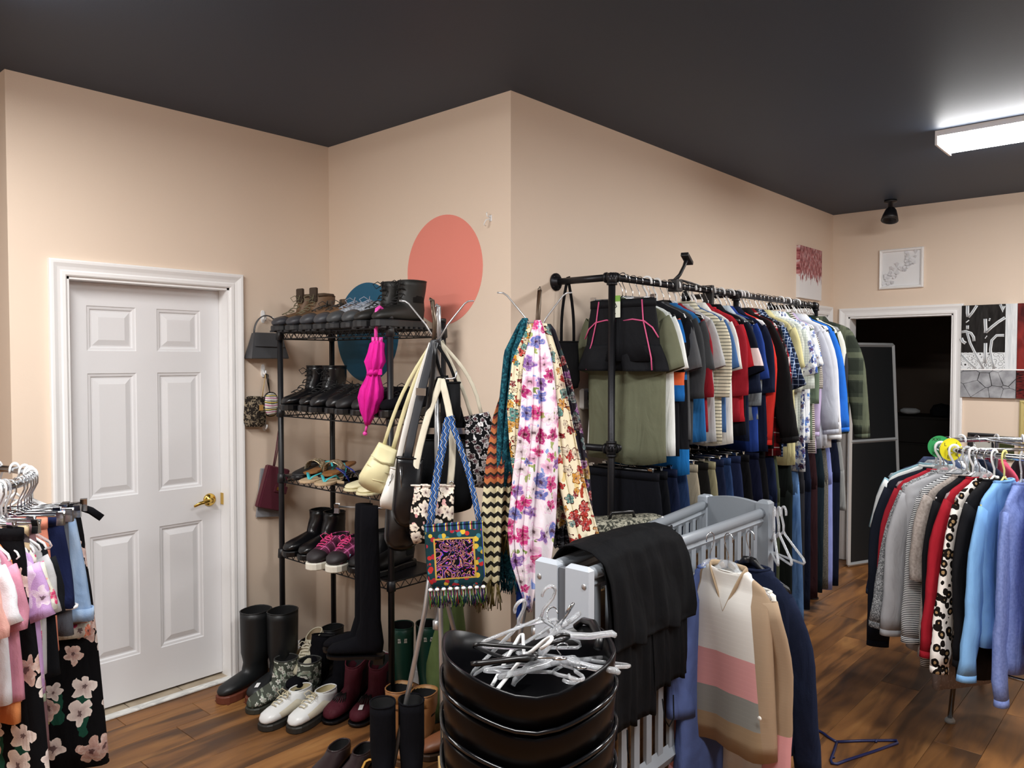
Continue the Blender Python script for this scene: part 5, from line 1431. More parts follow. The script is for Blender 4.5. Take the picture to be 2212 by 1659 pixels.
# ------------------------------------------------------------------ stacked black shopping baskets with a heap of hangers
BSK = plain('08080b', .30, 0, .25)
bo = Vector((1.465, 1.262, 0)); brz = RV + radians(6)
def basket_mesh(full):
    m = MB()
    N = 56
    def ring(z, s, wav):
        out = []
        for x, y in sell(.212, .172, N, 3.0):
            a = math.atan2(y / .172, x / .212)
            w = .034 * cos(2 * a) * wav - .010 * cos(4 * a) * wav
            out.append((x * s, y * s, z + w))
        return out
    rings = [ring(0, .80, 0), ring(.10, .88, 0), ring(.158, .915, .9), ring(.164, .985, 1), ring(.245, 1.015, 1), ring(.253, 1.008, 1), ring(.252, .985, 1), ring(.20, .955, 1), ring(.16, .91, .8), ring(.01, .79, 0)]
    m.loft(rings, 0, True, True)
    return m.mesh('basket_shell', BSK)
bm = basket_mesh(True)
def rimwire(): 
    N = 56; out = []
    for x, y in sell(.212, .172, N, 3.0):
        a = math.atan2(y / .172, x / .212)
        out.append((x * 1.02, y * 1.02, .169 + .034 * cos(2 * a) - .010 * cos(4 * a)))
    return MB().tube(out, .0055, 6, closed=True).mesh('bead_rim', plain('101114', .16, 0, .6))
rm = rimwire()
hmesh = MB().tube([(.18, .0, .25), (.19, .02, .27), (.185, .09, .285), (.17, .14, .275), (.15, .15, .255)], .009, 8, flat=(1, 1.3)).mesh('carry_handle', BLACKP)
nb = 8
ords = ['bottom', 'second from the bottom', 'third from the bottom', 'fourth from the bottom', 'fourth from the top', 'third from the top', 'second from the top', 'topmost']
for k in range(nb):
    r = empty('shopping_basket', 'black plastic shopping basket, %s of the stack' % ords[k] if k < nb - 1 else 'topmost black plastic shopping basket holding a heap of hangers', 'basket', (bo.x, bo.y, .002 + .098 * k), brz, 'stacked shopping baskets')
    put('basket_shell', bm, r); put('bead_rim', rm, r)
    if k == nb - 1: put('carry_handle', hmesh, r)
zt_ = .002 + .098 * (nb - 1) + .20
rh = random.Random(8)
lab = ['clear hanger with its hook up, tallest in the heap', 'clear hanger lying across the right rim of the basket', 'clear hanger sticking out to the right of the heap', 'clear hanger leaning at the back of the heap', 'clear hanger under the others in the middle of the heap', 'clear hanger with looped arms at the left of the heap', 'clear hanger resting on the front rim', 'black plastic hanger in the middle of the heap', 'white plastic hanger at the left of the heap', 'black hanger with chrome hook over the front rim', 'clear hanger with chrome hook on the right of the heap']
poses = [('plastic_clear', (.0, .03, .10), (.35, .15, .3)), ('wire_clear', (.06, -.02, .03), (1.35, .1, .2)), ('plastic_clear', (.08, -.05, .03), (1.45, .1, -.15)), ('wire_clear', (.05, .04, .08), (.6, -.3, .8)), ('plastic_clear', (.01, -.03, .015), (1.5, .1, .5)), ('plastic_clear', (-.05, .05, .08), (.5, -.3, .5)), ('wire_clear', (.04, -.07, .04), (1.5, .1, 2.9)), ('plastic_black', (-.03, .0, .05), (1.0, .5, .7)), ('plastic_white', (-.06, -.03, .04), (.9, -.3, 1.1)), ('wire_black', (-.05, -.05, .055), (1.4, .2, .9)), ('wire_clear', (.05, -.01, .07), (1.0, .5, 2.9))]
from mathutils import Euler
for (kd, p, ro), l in zip(poses, lab):
    q = Vector((p[0] + .03, p[1], p[2])); q.rotate(Matrix.Rotation(brz, 3, 'Z'))
    eu = Euler((ro[0], ro[1], ro[2] + brz))
    cen = Vector((0, 0, -.13)) * .8; cen.rotate(eu)
    r = hanger(kd, (bo.x + q.x - cen.x, bo.y + q.y - cen.y, zt_ + p[2] - cen.z), 0, l, 'hangers heaped in the top basket', tuple(eu))
    r.scale = (.70, 1.3, .85)
# ------------------------------------------------------------------ round chrome racks
def round_rack(label, cx, cy, z, R=.46, legs=(0, 1, 2, 3), a0=.4):
    r = empty('round_clothes_rack', label, 'clothes rack', (cx, cy, 0))
    MB().tube([(R * cos(2 * pi * k / 64), R * sin(2 * pi * k / 64), z) for k in range(64)], .0135, 12, closed=True).build('ring_rail', CHROME, r)
    MB().tube([(0, 0, .30), (0, 0, z)], .016, 12).build('center_post', CHROME, r)
    for k in range(4):
        a = a0 + k * pi / 2
        MB().tube([(0, 0, z), (R * .5 * cos(a), R * .5 * sin(a), z + .0), (R * cos(a), R * sin(a), z)], .008, 8).build('spoke', CHROME, r)
        MB().tube([(R * .80 * cos(a), R * .80 * sin(a), z), (R * .86 * cos(a), R * .86 * sin(a), .6), (R * .98 * cos(a), R * .98 * sin(a), .02)], .011, 10).build('leg', CHROME, r)
        MB().lathe([(0, 0), (.022, 0), (.022, .012), (.014, .022), (0, .022)], 14, M=Tr(R * .98 * cos(a), R * .98 * sin(a), 0)).build('foot', plain('9a9a98', .5), r)
    MB().tube([(R * .86 * cos(2 * pi * k / 40), R * .86 * sin(2 * pi * k / 40), .30) for k in range(40)], .008, 8, closed=True).build('lower_ring', CHROME, r)
    return r
RR = .46
def ring_pos(c, th):
    """th: degrees, 0 = toward image right, 90 = toward the viewer"""
    a = RV - radians(th)
    return (c[0] + RR * cos(a), c[1] + RR * sin(a)), a
# --- right rack
RC = (4.30, .535); RZ2 = 1.262
round_rack('round chrome clothes rack at the right edge', RC[0], RC[1], RZ2, a0=math.atan2(.852 - RC[1], 3.989 - RC[0]))
leo = NT('leopard_print'); vd = leo.vor(leo.co(), 30); vn = leo.noise(leo.co(), 60, 2)
e_ = leo.m('ADD', vd, leo.m('MULTIPLY', leo.m('SUBTRACT', vn, .5), .25))
LEO = clothmat(leo, leo.ramp(e_, [(0, 'a3855f'), (.22, '17120f'), (.52, 'efe9e2')], True))
BW = stripes('black_white_fine_stripes', [(0, 'e6e6e6'), (.5, '22252c')], .008, 2)
MEL = blotch('grey_melange', [(.4, '6b6d70'), (.5, 'b9bbbd'), (.6, '4c4e52')], 130, .2, 3)
HEA = lambda n, a, b: blotch(n, [(.35, a), (.65, b)], 90, .2, 3, const=False)
# theta runs from the back (negative) past image left (180) to the front
rt = [
 (236, 'white top at the back left of the round rack', cloth('dde1e4'), dict(L=0.48, sleeve='none', W=.17)),
 (224, 'slate navy shirt at the back left of the round rack', cloth('39435c'), dict(L=0.55, sleeve='long', collar='polo')),
 (212, 'pale aqua top with a short sleeve sticking out', cloth('8fb3bf'), dict(L=0.53, sl=.24)),
 (203, 'white blouse under the navy coat', cloth('dfe2e2'), dict(L=0.53)),
 (192, 'dark navy long coat, leftmost on the round rack', cloth('1b1f2a'), dict(L=0.79, sleeve='long', hem=.28, W=.23, sl=.72)),
 (187, 'red cardigan thin behind the grey sweater', cloth('a12733'), dict(L=0.71, sleeve='long')),
 (182, 'silver sequin knit top', MEL, dict(L=0.62, sleeve='long')),
 (176, 'light grey batwing sweater in front', cloth('a3a4a8'), dict(L=0.82, sleeve='long', W=.235, hem=.21, th=.055, amp=.020)),
 (170, 'black and white fine striped top', BW, dict(L=0.86, sleeve='long', hem=.2)),
 (166, 'taupe heather top', HEA('taupe', '8e857f', 'a79e98'), dict(L=0.83, sleeve='half', hem=.22)),
 (162, 'black top next to the red one', cloth('15161a'), dict(L=0.77, sleeve='long')),
 (158, 'deep red turtleneck top', cloth('9c1f2c'), dict(L=0.65, sleeve='long', sl=.62)),
 (154, 'leopard print blouse', LEO, dict(L=0.68, sleeve='long', sl=.66)),
 (150, 'black long top beside the leopard blouse', cloth('17171a'), dict(L=0.85, sleeve='long', sl=.62)),
 (145, 'sky blue top', cloth('7fb0e2'), dict(L=0.67, sleeve='long', sl=.66)),
 (137, 'periwinkle blue crew neck sweater in front', HEA('periwinkle', '6d7fb8', '7f90c8'), dict(L=0.77, sleeve='long', th=.045, W=.215, hem=.23, sl=.72, amp=.014)),
 (127, 'cobalt blue blouse at the right edge', cloth('2f5cc0'), dict(L=0.63, sleeve='long', sl=.6)),
 (117, 'crimson long top at the right edge', cloth('a01f3e'), dict(L=0.79, sleeve='long')),
 (30, 'white tee at the right edge of the round rack', cloth('dcdcdc'), dict(L=0.59)),
 (250, 'grey pinstripe blouse at the back', stripes('pinstripe', [(0, 'a9adb4'), (.85, '5a5e66')], .014, 0), dict(L=0.53, collar='polo')),
 (262, 'navy cardigan at the back of the round rack', cloth('232a3c'), dict(L=0.55, sleeve='long')),
 (275, 'rose pink top at the back of the round rack', cloth('b6485e'), dict(L=0.53)),
 (290, 'dark grey top at the back right', cloth('4a4c50'), dict(L=0.53)),
 (62, 'mint green blouse on the near side of the round rack', cloth('9fc3b0'), dict(L=.6, sleeve='long')),
 (48, 'charcoal cardigan on the right side of the round rack', cloth('3c3e42'), dict(L=.66, sleeve='long')),
 (34, 'mustard yellow top on the right side of the round rack', cloth('b98f38'), dict(L=.6)),
 (20, 'dark purple tunic on the right side of the round rack', cloth('3f2a4c'), dict(L=.74, sleeve='long')),
 (5, 'cream sweater on the far right of the round rack', cloth('d6cdb8'), dict(L=.62, sleeve='long')),
 (-12, 'teal blouse on the far right of the round rack', cloth('2b6a72'), dict(L=.62, sleeve='long')),
 (-30, 'black dress on the far right of the round rack', cloth('151518'), dict(L=.8, sleeve='none')),
 (305, 'pale lilac top at the back right', cloth('b3aec8'), dict(L=0.53)),
]
hk = ['wire_clear', 'plastic_white', 'wire_clear', 'plastic_clear', 'plastic_white', 'wire_clear']
for i, (th, lab_, mt, kw) in enumerate(rt):
    (x, y), a = ring_pos(RC, th)
    kw = dict(kw); kw.setdefault('seed', i * 1.9); kw.setdefault('th', .022)
    garment('top', lab_, 'shirt', top_parts(mt, **kw), (x, y, RZ2), a, 'tops on the right round rack')
    kd = hk[i % 6]
    if 'cobalt' in lab_ or 'sky blue' in lab_: kd = 'plastic_yellow' if 'sky' in lab_ else 'wire_clear'
    hanger(kd, (x, y, RZ2), a, 'hanger of the ' + ' '.join(lab_.split()[:11]), 'hangers on the right round rack')
(x, y), a = ring_pos(RC, 160)
garment('knit_skirt', 'taupe knit skirt hanging lowest on the right round rack', 'skirt', pants_parts(blotch('taupe_knit', [(.4, '7b706b'), (.6, '8f8480')], 120, .2, 3), L=.55, W=.17, hem=.22, kind='skirt', z0=-.46, th=.03), (x, y, RZ2), a)
# size discs threaded on the ring
def size_disc(label, th, col, txts):
    (x, y), a = ring_pos(RC, th)
    r = empty('size_divider', label, 'size disc', (x, y, RZ2), 0, 'size discs', (0, 0, a))
    pts = [(.052 * cos(2 * pi * k / 40), .052 * sin(2 * pi * k / 40)) for k in range(40)]
    inn = [(.018 * cos(2 * pi * k / 40), .018 * sin(2 * pi * k / 40)) for k in range(40)]
    m = MB(); m.loft([[(u, -.001, w) for u, w in inn], [(u, -.001, w) for u, w in pts], [(u, .001, w) for u, w in pts], [(u, .001, w) for u, w in inn], [(u, -.001, w) for u, w in inn]], sm=False)
    m.build('disc', plain(col, .5), r)
    for ang, tx in txts:
        text('disc_lettering', tx, .022, plain('1d2a22', .6), r, (.036 * cos(ang), .0014, .036 * sin(ang)), (pi / 2, 0, pi))
        text('disc_lettering', tx, .022, plain('1d2a22', .6), r, (.036 * cos(ang), -.0014, .036 * sin(ang)), (pi / 2, 0, 0))
    return r
size_disc('green size disc marked XXL on the round rack', 194, '2f9f5a', [(1.2, 'XXL'), (2.6, 'XL'), (-1.2, 'XXL')])
size_disc('yellow size disc marked L on the round rack', 179, 'f0e522', [(.7, 'L'), (2.4, 'L'), (-1.2, 'L'), (-2.4, 'L')])

# --- left rack
LC = (.46, 3.22); LZ = 1.262
round_rack('round chrome clothes rack at the left edge', LC[0], LC[1], LZ, a0=2.0)
bigfl = floral('black_lily_print', '0d0d10', ['e2c8c0', 'd8b9ac', 'efe3dc', 'c9a89c'], ['1d4a3c', '0d0d10', '8d8a86', '0d0d10', 'b9b26a', '0d0d10'], 9.5, .30, 13)
leafl = floral('lavender_leaf_print', 'c6a2d6', ['e3cfe9', 'd6b9e0', 'c6a2d6'], ['e0cbe8', 'c6a2d6', 'a883c4'], 9, .2, 12)
pinkp = floral('pink_paint_print', 'd9d9cc', ['e0507e', 'ec8a6a', 'd9d9cc'], ['e98a9c', 'd9d9cc', 'b8cdb8'], 18, .4, 24)
camo = blotch('tan_camo', [(.4, '5a5254'), (.55, 'cdb793'), (.68, '8c8076')], 9, 1.0, 1)
lt = [
 # clip-hung pieces: th, label, parts builder
 (-25, 'black long flared trousers, rightmost on the left rack', 'p', cloth('121216'), dict(L=.86, W=.14, hem=.10)),
 (-20.5, 'black trousers printed with pale lilies', 'p', bigfl, dict(L=.92, W=.155, hem=.115, th=.03)),
 (-14, 'pale blue denim skirt with a turned hem', 's', DENIM('bleached_denim', '7f9cc2', 'a5bcd8'), dict(L=.37, W=.15, hem=.205, kind='skirt', th=.03)),
 (-17, 'blush shorts with a flowered hem band', 'p', cloth('d8ab9c'), dict(L=.44, W=.13, hem=.09, kind='shorts')),
 (-7.5, 'navy running shorts with white curved trim', 's', cloth('1b2346'), dict(L=.30, W=.135, hem=.175, kind='skirt', th=.03)),
 (-10.5, 'grey blue skirt between navy and coral', 's', cloth('5f646e'), dict(L=.40, W=.14, hem=.16, kind='skirt')),
 (-2, 'coral cropped leggings', 'p', cloth('d98a72'), dict(L=.44, W=.115, hem=.07)),
 (5, 'mauve leggings hanging low', 'p', cloth('7d5f63'), dict(L=.74, W=.12, hem=.07)),
 (9, 'tan camouflage leggings', 'p', camo, dict(L=.86, W=.13, hem=.08)),
 (13, 'second pair of black lily print trousers at the left edge', 'p', bigfl, dict(L=.9, W=.15, hem=.12)),
]
for i, (th, lab_, kd, mt, kw) in enumerate(lt):
    (x, y), a = ring_pos(LC, th)
    kw = dict(kw); kw['seed'] = i * 1.3
    g = garment('trousers' if kd == 'p' else 'skirt', lab_, 'trousers' if kd == 'p' else 'skirt', pants_parts(mt, **kw), (x, y, LZ), a, 'clothes clipped on the left round rack')
    if 'navy' in lab_ and 'running' in lab_:
        W_, H_ = .165, -.105 - .29
        MB().tube([(xx, yy * 1.02, -.105 - .29 - .01 * (xx / .175) ** 2 - .010) for xx, yy in sell(.176, .041, 26, 2.7)], .006, 6, closed=True).build('white_trim', WHITEP, g)
    if 'turned hem' in lab_:
        rr_ = [[(xx * 1.02, yy * 1.1 + fold(xx, 1, kw['seed'], .0125), z) for xx, yy in sell(.203, .041, 26, 2.7)] for z in (-.440, -.482)]
        MB().loft(rr_).build('turned_hem', mt, g, thick=.003)
    if 'flowered' in lab_:
        for s in (-1, 1):
            MB().loft([[(s * .092 + xx, yy, z) for xx, yy in sell(.094, .03, 18, 2.5)] for z in (-.50, -.548)]).build('hem_band', pinkp, g, thick=.002)
    hanger('clip_kid' if i % 2 else 'clip', (x, y, LZ), a, 'clip hanger of the ' + ' '.join(lab_.split()[:10]), 'hangers on the left round rack')
# black bow belt on the rightmost trousers
(x, y), a = ring_pos(LC, -25)
r = empty('bow_belt', 'black ribbon belt tied at the rightmost trousers of the left rack', 'belt', (x, y, LZ), a)
MB().tube([(.08, .02, -.12), (.14, .03, -.115), (.155, .03, -.12)], .010, 6, flat=(.4, 1.4)).build('knot', cloth('121216'), r)
MB().tube([(.15, .03, -.12), (.18, .035, -.135), (.215, .035, -.165)], .013, 6, flat=(1.0, .25)).build('ribbon_end', cloth('121216'), r)
kt = [
 (1, 'royal blue and aqua swim top on a clear hanger', cloth('22309a'), dict(L=.22, W=.10, hem=.115, sleeve='none', neck=.05), 'plastic_clear'),
 (3.5, 'black kids T-shirt with white trim and a small C mark', cloth('16181c'), dict(L=.50, W=.15, hem=.17, sl=.16), 'plastic_white'),
 (6, 'light grey kids T-shirt beside the black one', cloth('b9babd'), dict(L=.46, W=.15, hem=.17, sl=.15), 'plastic_white'),
 (8.5, 'pink paint splash kids T-shirt', pinkp, dict(L=.56, W=.15, hem=.17, sl=.15), 'plastic_white'),
 (11, 'lavender kids T-shirt with pale palm leaves', leafl, dict(L=.52, W=.16, hem=.18, sl=.16, th=.04), 'plastic_white'),
 (14, 'orange kids tank top', cloth('e2945e'), dict(L=.58, W=.13, hem=.16, sleeve='none'), 'plastic_white'),
 (17, 'dusty pink kids T-shirt', cloth('cf8fa4'), dict(L=.52, W=.15, hem=.17, sl=.16), 'plastic_white'),
 (20, 'white kids T-shirt with a navy cuff', dict(body=cloth('dcdde4'), sleeve=cloth('e4e4ea')), dict(L=.5, W=.15, hem=.17, sl=.15), 'plastic_white'),
 (23.5, 'pale pink sequin kids T-shirt', cloth('e8b2a8'), dict(L=.6, W=.15, hem=.17, sl=.17), 'plastic_white'),
 (28, 'hot pink kids T-shirt at the left edge', cloth('e23f84'), dict(L=.46, W=.15, hem=.17, sl=.16), 'plastic_white'),
 (33, 'soft pink kids T-shirt at the left edge', cloth('eab4bd'), dict(L=.5, W=.15, hem=.17, sl=.16), 'plastic_white'),
]
for i, (th, lab_, mt, kw, hk_) in enumerate(kt):
    (x, y), a = ring_pos(LC, th)
    kw = dict(kw); kw.setdefault('th', .022); kw['seed'] = i * 2.3; kw.setdefault('neck', .062)
    g = garment('kids_top', lab_, 'shirt', top_parts(mt, **kw), (x, y, LZ - .02), a, 'kids tops on the left round rack')
    if 'C mark' in lab_:
        text('chest_mark', 'C', .03, WHITEP, g, (.185, -.034, -.34), (pi / 2, 0, 0))
    r = hanger(hk_, (x, y, LZ), a, 'hanger of the ' + ' '.join(lab_.split()[:11]), 'hangers on the left round rack')
    r.scale = (.72, 1, 1)
for k, (th, c) in enumerate(((-34, 0), (-42, 1), (-50, 2), (-60, 3), (-72, 4))):
    (x, y), a = ring_pos(LC, th)
    r = hanger('plastic_white', (x, y, LZ), a, 'empty white hanger number %s behind the skirts on the left rack' % ['one', 'two', 'three', 'four', 'five'][k], 'empty hangers on the left rack')
    r['label'] = 'empty white plastic hanger at the back of the left rack'
    r.scale = (.72, 1, 1)

# --- blue hanger on the floor
r = empty('clothes_hanger', 'dark blue plastic hanger lying on the floor', 'hanger', (3.45, 1.10, .006))
NB = plain('1b2350', .35)
a_, b_, c_, hk1 = (3.42, 1.19), (3.615, .985), (3.245, 1.12), (3.47, 1.27)
L3 = lambda p: (p[0] - 3.45, p[1] - 1.10, 0)
MB().tube([L3(p) for p in ((3.435, 1.175), (3.52, 1.095), (3.60, 1.01), (3.622, .985), (3.60, .975), (3.45, 1.03), (3.30, 1.09), (3.245, 1.108), (3.235, 1.125), (3.26, 1.14), (3.34, 1.155), (3.435, 1.175))], .006, 8).build('frame', NB, r)
MB().tube([L3(p) for p in ((3.432, 1.172), (3.45, 1.215), (3.475, 1.25), (3.485, 1.275), (3.468, 1.288), (3.447, 1.275))], .0058, 8).build('hook', NB, r)
for q in ((3.56, 1.06), (3.30, 1.15)):
    MB().tube([L3(q), L3((q[0] - .012, q[1] - .014))], .005, 6).build('notch', NB, r)
# ------------------------------------------------------------------ things on the walls
def wall_hook(label, x, z):
    r = empty('adhesive_hook', label, 'hook', (x, Yd, z), 0, 'adhesive hooks')
    pts = [(u * .011, w * .034) for u, w in sell(1, 1, 20, 3)]
    MB().prism(pts, -.005, 0, 'y').build('back_plate', WHITEP, r)
    MB().tube([(0, -.005, .005), (0, -.012, -.012), (0, -.024, -.020), (0, -.031, -.010), (0, -.031, .002)], [.006, .006, .006, .005, .004], 8).build('hook_arm', WHITEP, r)
wall_hook('white adhesive hook carrying the grey handbag', 2.212, 1.905)
wall_hook('white adhesive hook carrying two small pouches', 2.209, 1.615)
wall_hook('white adhesive hook carrying the burgundy wallet', 2.214, 1.325)
r = empty('coat_hook', 'small white hook high on the wall beside the coral circle', 'hook', (Xm, 2.50, 2.33))
MB().tube([(0, 0, .005), (-.025, 0, .008), (-.028, 0, .02), (-.02, .006, .026)], .003, 7).build('upper_prong', WHITEP, r)
MB().tube([(0, 0, .0), (-.03, .004, -.01), (-.034, .012, -.03), (-.02, .014, -.034)], .003, 7).build('lower_prong', WHITEP, r)
MB().box(-.003, 0, -.008, .008, -.012, .016).build('plate', WHITEP, r)
# grey trapezoid handbag
GH = LB('4e4f52', .4)
r = empty('grey_handbag', 'small grey trapezoid handbag hanging by the door', 'handbag', (2.212, Yd - .04, 1.70))
def trap(z, w, d): return [(-w, -d, z), (w, -d, z), (w, d, z), (-w, d, z)]
MB().loft([trap(-.02, .108, .036), trap(-.016, .110, .038), trap(.115, .080, .012)], 0, True, True, sm=False).build('bag_body', GH, r)
MB().loft([[(-.081, -.015, .117), (.081, -.015, .117)], [(-.085, -.025, .08), (.085, -.025, .08)], [(-.089, -.034, .045), (.089, -.034, .042)]], closed=False, sm=False).build('flap', GH, r, thick=.003)
pts = [(.074 * cos(t) * (1.0), 0, .112 + .098 * sin(t)) for t in [pi * k / 14 for k in range(15)]]
MB().tube(pts, .007, 6, flat=(.5, 1.2)).build('handle', GH, r)
pts = [(.078 * cos(t), -.003, .112 + .099 * sin(t)) for t in [.15 + 1.0 * k / 8 for k in range(9)]]
MB().tube(pts, .006, 6, flat=(.6, 1.2)).build('chain_trim', plain('c9c9c6', .35, .8), r)
# monogram pouch and striped coin purse
mono = blotch('tan_black_monogram', [(.45, '2b2622'), (.54, '8d806c')], 62, 1.4, 1)
r = empty('monogram_pouch', 'tan and black patterned wristlet pouch on the middle hook', 'pouch', (2.145, Yd - .03, 1.40))
R_ = [[(x, d + sg * 0, z) for x, z in sell(.062 * f, .082 * f, 28, 5)] for d, f, sg in ((.010, .95, 1), (.004, 1.0, 1), (-.006, 1.0, 1), (-.012, .95, 1))]
MB().loft(R_, 0, True, True).build('pouch_body', mono, r, rot=(0, .06, 0))
MB().box(.018, .040, -.0155, -.012, .005, .035).build('leather_tab', plain('b98d50', .5), r)
MB().tube([(.04, -.004, .075), (.05, -.004, .13), (.062, -.004, .20), (.058, -.01, .19), (.045, -.008, .12), (.042, -.004, .08)], .0035, 6, flat=(.5, 1.3)).build('wrist_strap', LB('b59a6a', .5), r)
strp = stripes('bright_diagonal_stripes', [(0, 'e8e4dc'), (.3, 'c85a9a'), (.42, 'e8e4dc'), (.6, '22304a'), (.7, 'd8c23a'), (.82, 'e8e4dc'), (.9, '1c1c22')], .035, 2, .03)
r = empty('coin_purse', 'oval striped coin purse with dark edge on the middle hook', 'purse', (2.235, Yd - .035, 1.435))
R_ = [[(x, d, z) for x, z in sell(.041 * f, .062 * f, 24, 2.6)] for d, f in ((.014, .75), (.008, .95), (0, 1.0), (-.010, .95), (-.017, .72))]
MB().loft(R_, 0, True, True).build('purse_body', strp, r)
MB().tube([(x, .0, z) for x, z in sell(.042, .063, 24, 2.6)], .004, 6, closed=True).build('dark_piping', BLACKP, r)
MB().tube([(-.004, 0, .06), (-.02, -.004, .12), (-.026, -.004, .165), (-.018, -.006, .16), (-.006, 0, .065)], .003, 6).build('wrist_loop', BLACKP, r)
# burgundy wallet and grey folder
BU = LB('5a2835', .35)
r = empty('burgundy_wallet', 'burgundy leather wristlet wallet with a gold clasp', 'wallet', (2.235, Yd - .045, .985), 0, None, (0, .30, 0))
MB().cbox(-.068, .068, -.014, .014, -.115, .115, .006).build('wallet_body', BU, r)
MB().cbox(-.060, .060, -.020, -.014, -.112, .112, .003).build('front_flap', BU, r)
MB().cbox(.0, .075, -.026, -.019, -.02, .022, .003).build('clasp_tab', BU, r)
MB().cbox(.010, .028, -.030, -.025, -.008, .010, .002).build('gold_clasp', BRASS, r)
MB().tube([(-.03, -.002, .115), (-.04, -.004, .2), (-.052, 0, .30), (-.06, 0, .335), (-.045, 0, .30), (-.03, -.004, .2), (-.022, -.002, .115)], .0045, 6, flat=(.5, 1.4)).build('wrist_strap', BU, r)
r = empty('grey_folder', 'grey folder hanging behind the burgundy wallet', 'folder', (2.245, Yd - .014, .955), 0, None, (0, .12, 0))
MB().cbox(-.075, .075, -.006, .006, -.13, .13, .002).build('cover', plain('8f9197', .6), r)
MB().box(-.074, .074, -.0015, .0015, -.1325, .128).build('pages', plain('e0e0de', .7), r)
# thermostat
r = empty('thermostat', 'white wall thermostat beside the scarf stand', 'thermostat', (3.22, Yt, 1.475))
MB().cbox(-.06, .06, -.028, 0, -.052, .052, .008).build('case', plain('dedede', .45), r)
MB().box(-.028, .022, -.0285, -.0275, -.005, .036).build('screen', plain('2b302c', .2), r)
for k in range(2): MB().cbox(-.022 + .024 * k, -.006 + .024 * k, -.031, -.027, -.030, -.020, .001).build('button', plain('bcbcbc', .5), r)
# red tree canvas on the long wall
t = NT('red_tree_print'); co = t.co(); o3 = t.xyz(co)
n1 = t.noise(t.co((9, 1, 2.2)), 5, 5, .8)
hz_ = t.m('ADD', o3[2], t.m('MULTIPLY', n1, .32))
tree = t.m('GREATER_THAN', hz_, .13)
redc = t.ramp(t.noise(t.co((16, 1, 3)), 9, 4, .5), [(.35, '3b1f24'), (.48, '9d4a50'), (.58, 'c98a8c'), (.66, 'd9cfd0')], False)
RTREE = t.fin(t.mix(tree, 'e6e6e8', redc), .6)
r = empty('tree_canvas', 'canvas print of a red weeping tree in snow', 'picture', (6.145, Yt, 2.355))
MB().box(-.225, .225, -.028, 0, -.20, .20).build('canvas', RTREE, r)
# white framed relief
r = empty('framed_relief', 'white framed relief of paper butterflies above the doorway', 'picture', (Xb, 1.836, 2.402), 0, None, (radians(-.0), 0, 0))
def frame(r, w, h, fw, dep, mat):
    P = [(0, 0), (0, dep * .8), (fw * .3, dep), (fw * .8, dep * .85), (fw, dep * .4), (fw, 0)]
    rg = []
    for o_, p_ in P:
        rg.append([(-p_, -w / 2 + o_, -h / 2 + o_), (-p_, w / 2 - o_, -h / 2 + o_), (-p_, w / 2 - o_, h / 2 - o_), (-p_, -w / 2 + o_, h / 2 - o_)])
    MB().loft(rg, sm=False).build('frame', mat, r)
frame(r, .325, .315, .022, .030, WHITE)
MB().box(-.006, 0, -.142, .142, -.137, .137).build('backing', plain('e9eaec', .6), r)
rb = random.Random(4)
PAP = plain('d9dade', .6)  # wings greyer than the backing, shading put into their colour
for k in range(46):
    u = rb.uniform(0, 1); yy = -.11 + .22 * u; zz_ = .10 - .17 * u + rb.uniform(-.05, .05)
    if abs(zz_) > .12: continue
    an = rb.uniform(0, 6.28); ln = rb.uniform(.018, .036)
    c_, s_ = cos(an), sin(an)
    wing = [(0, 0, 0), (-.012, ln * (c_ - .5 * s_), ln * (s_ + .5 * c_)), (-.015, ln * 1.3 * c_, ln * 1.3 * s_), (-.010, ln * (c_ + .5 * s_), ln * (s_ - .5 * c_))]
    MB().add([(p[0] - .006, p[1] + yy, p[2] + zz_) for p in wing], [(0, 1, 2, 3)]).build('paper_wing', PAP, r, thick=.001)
# large abstract painting: one canvas with panels
t = NT('cracked_stone'); vd = t.vor(t.co(), 9, 'DISTANCE_TO_EDGE'); nn = t.noise(t.co(), 12, 5)
STONE = t.fin(t.mix(t.m('LESS_THAN', t.m('ADD', vd, t.m('MULTIPLY', nn, .03)), .028), t.ramp(nn, [(.3, '7c7d82'), (.6, 'a9abb0'), (.75, 'bfc1c4')]), '1b1b1e'), .6)
BLKP = blotch('black_brushed', [(.35, '1c1a1a'), (.65, '2c2a29')], 8, .3, 4, (1, 6, 1), False, .55)
REDP = blotch('red_brushed', [(.3, '5f1c1c'), (.55, '8c302c'), (.7, '47181a')], 3, .8, 3, (1, 1, 1), False, .55)
REDC = blotch('red_carved', [(.4, '1f1212'), (.55, '6a2523')], 20, .6, 3, (1, 1, 4), False, .6)
t = NT('maze_print'); vb = t.vor(t.co((1, 34, 34)), 1, 'F1', .5, 'Color'); f1 = t.m('FRACT', t.m('MULTIPLY', t.vor(t.co((1, 30, 30)), 1, 'F1', .6), 3.2))
MAZE = t.fin(t.ramp(f1, [(0, 'dfe3e6'), (.45, '1d1d20'), (.62, 'dfe3e6')], True), .6)
ar = empty('abstract_painting', 'black, white and red abstract painting beside the dark doorway', 'painting', (Xb, 0, 0))
dp = .035
def pan(nm, y0, y1, z0, z1, mt, d=dp): return MB().box(-d, -.0015, y0, y1, z0, z1).build(nm, mt, ar)
pan('black_panel', 1.115, 1.400, 1.63, 2.085, BLKP)
pan('maze_panel', 1.115, 1.400, 1.605, 1.73, MAZE, dp + .0006)
pan('white_panel', 1.042, 1.115, 1.605, 2.085, blotch('white_brushed', [(.3, 'cdd3d8'), (.7, 'eef1f3')], 14, .4, 4, (1, 6, .5), False))
pan('stone_panel', 1.045, 1.400, 1.394, 1.600, STONE)
pan('red_panel', .55, 1.040, 1.605, 2.085, REDP)
pan('carved_red_panel', .55, 1.040, 1.394, 1.600, REDC)
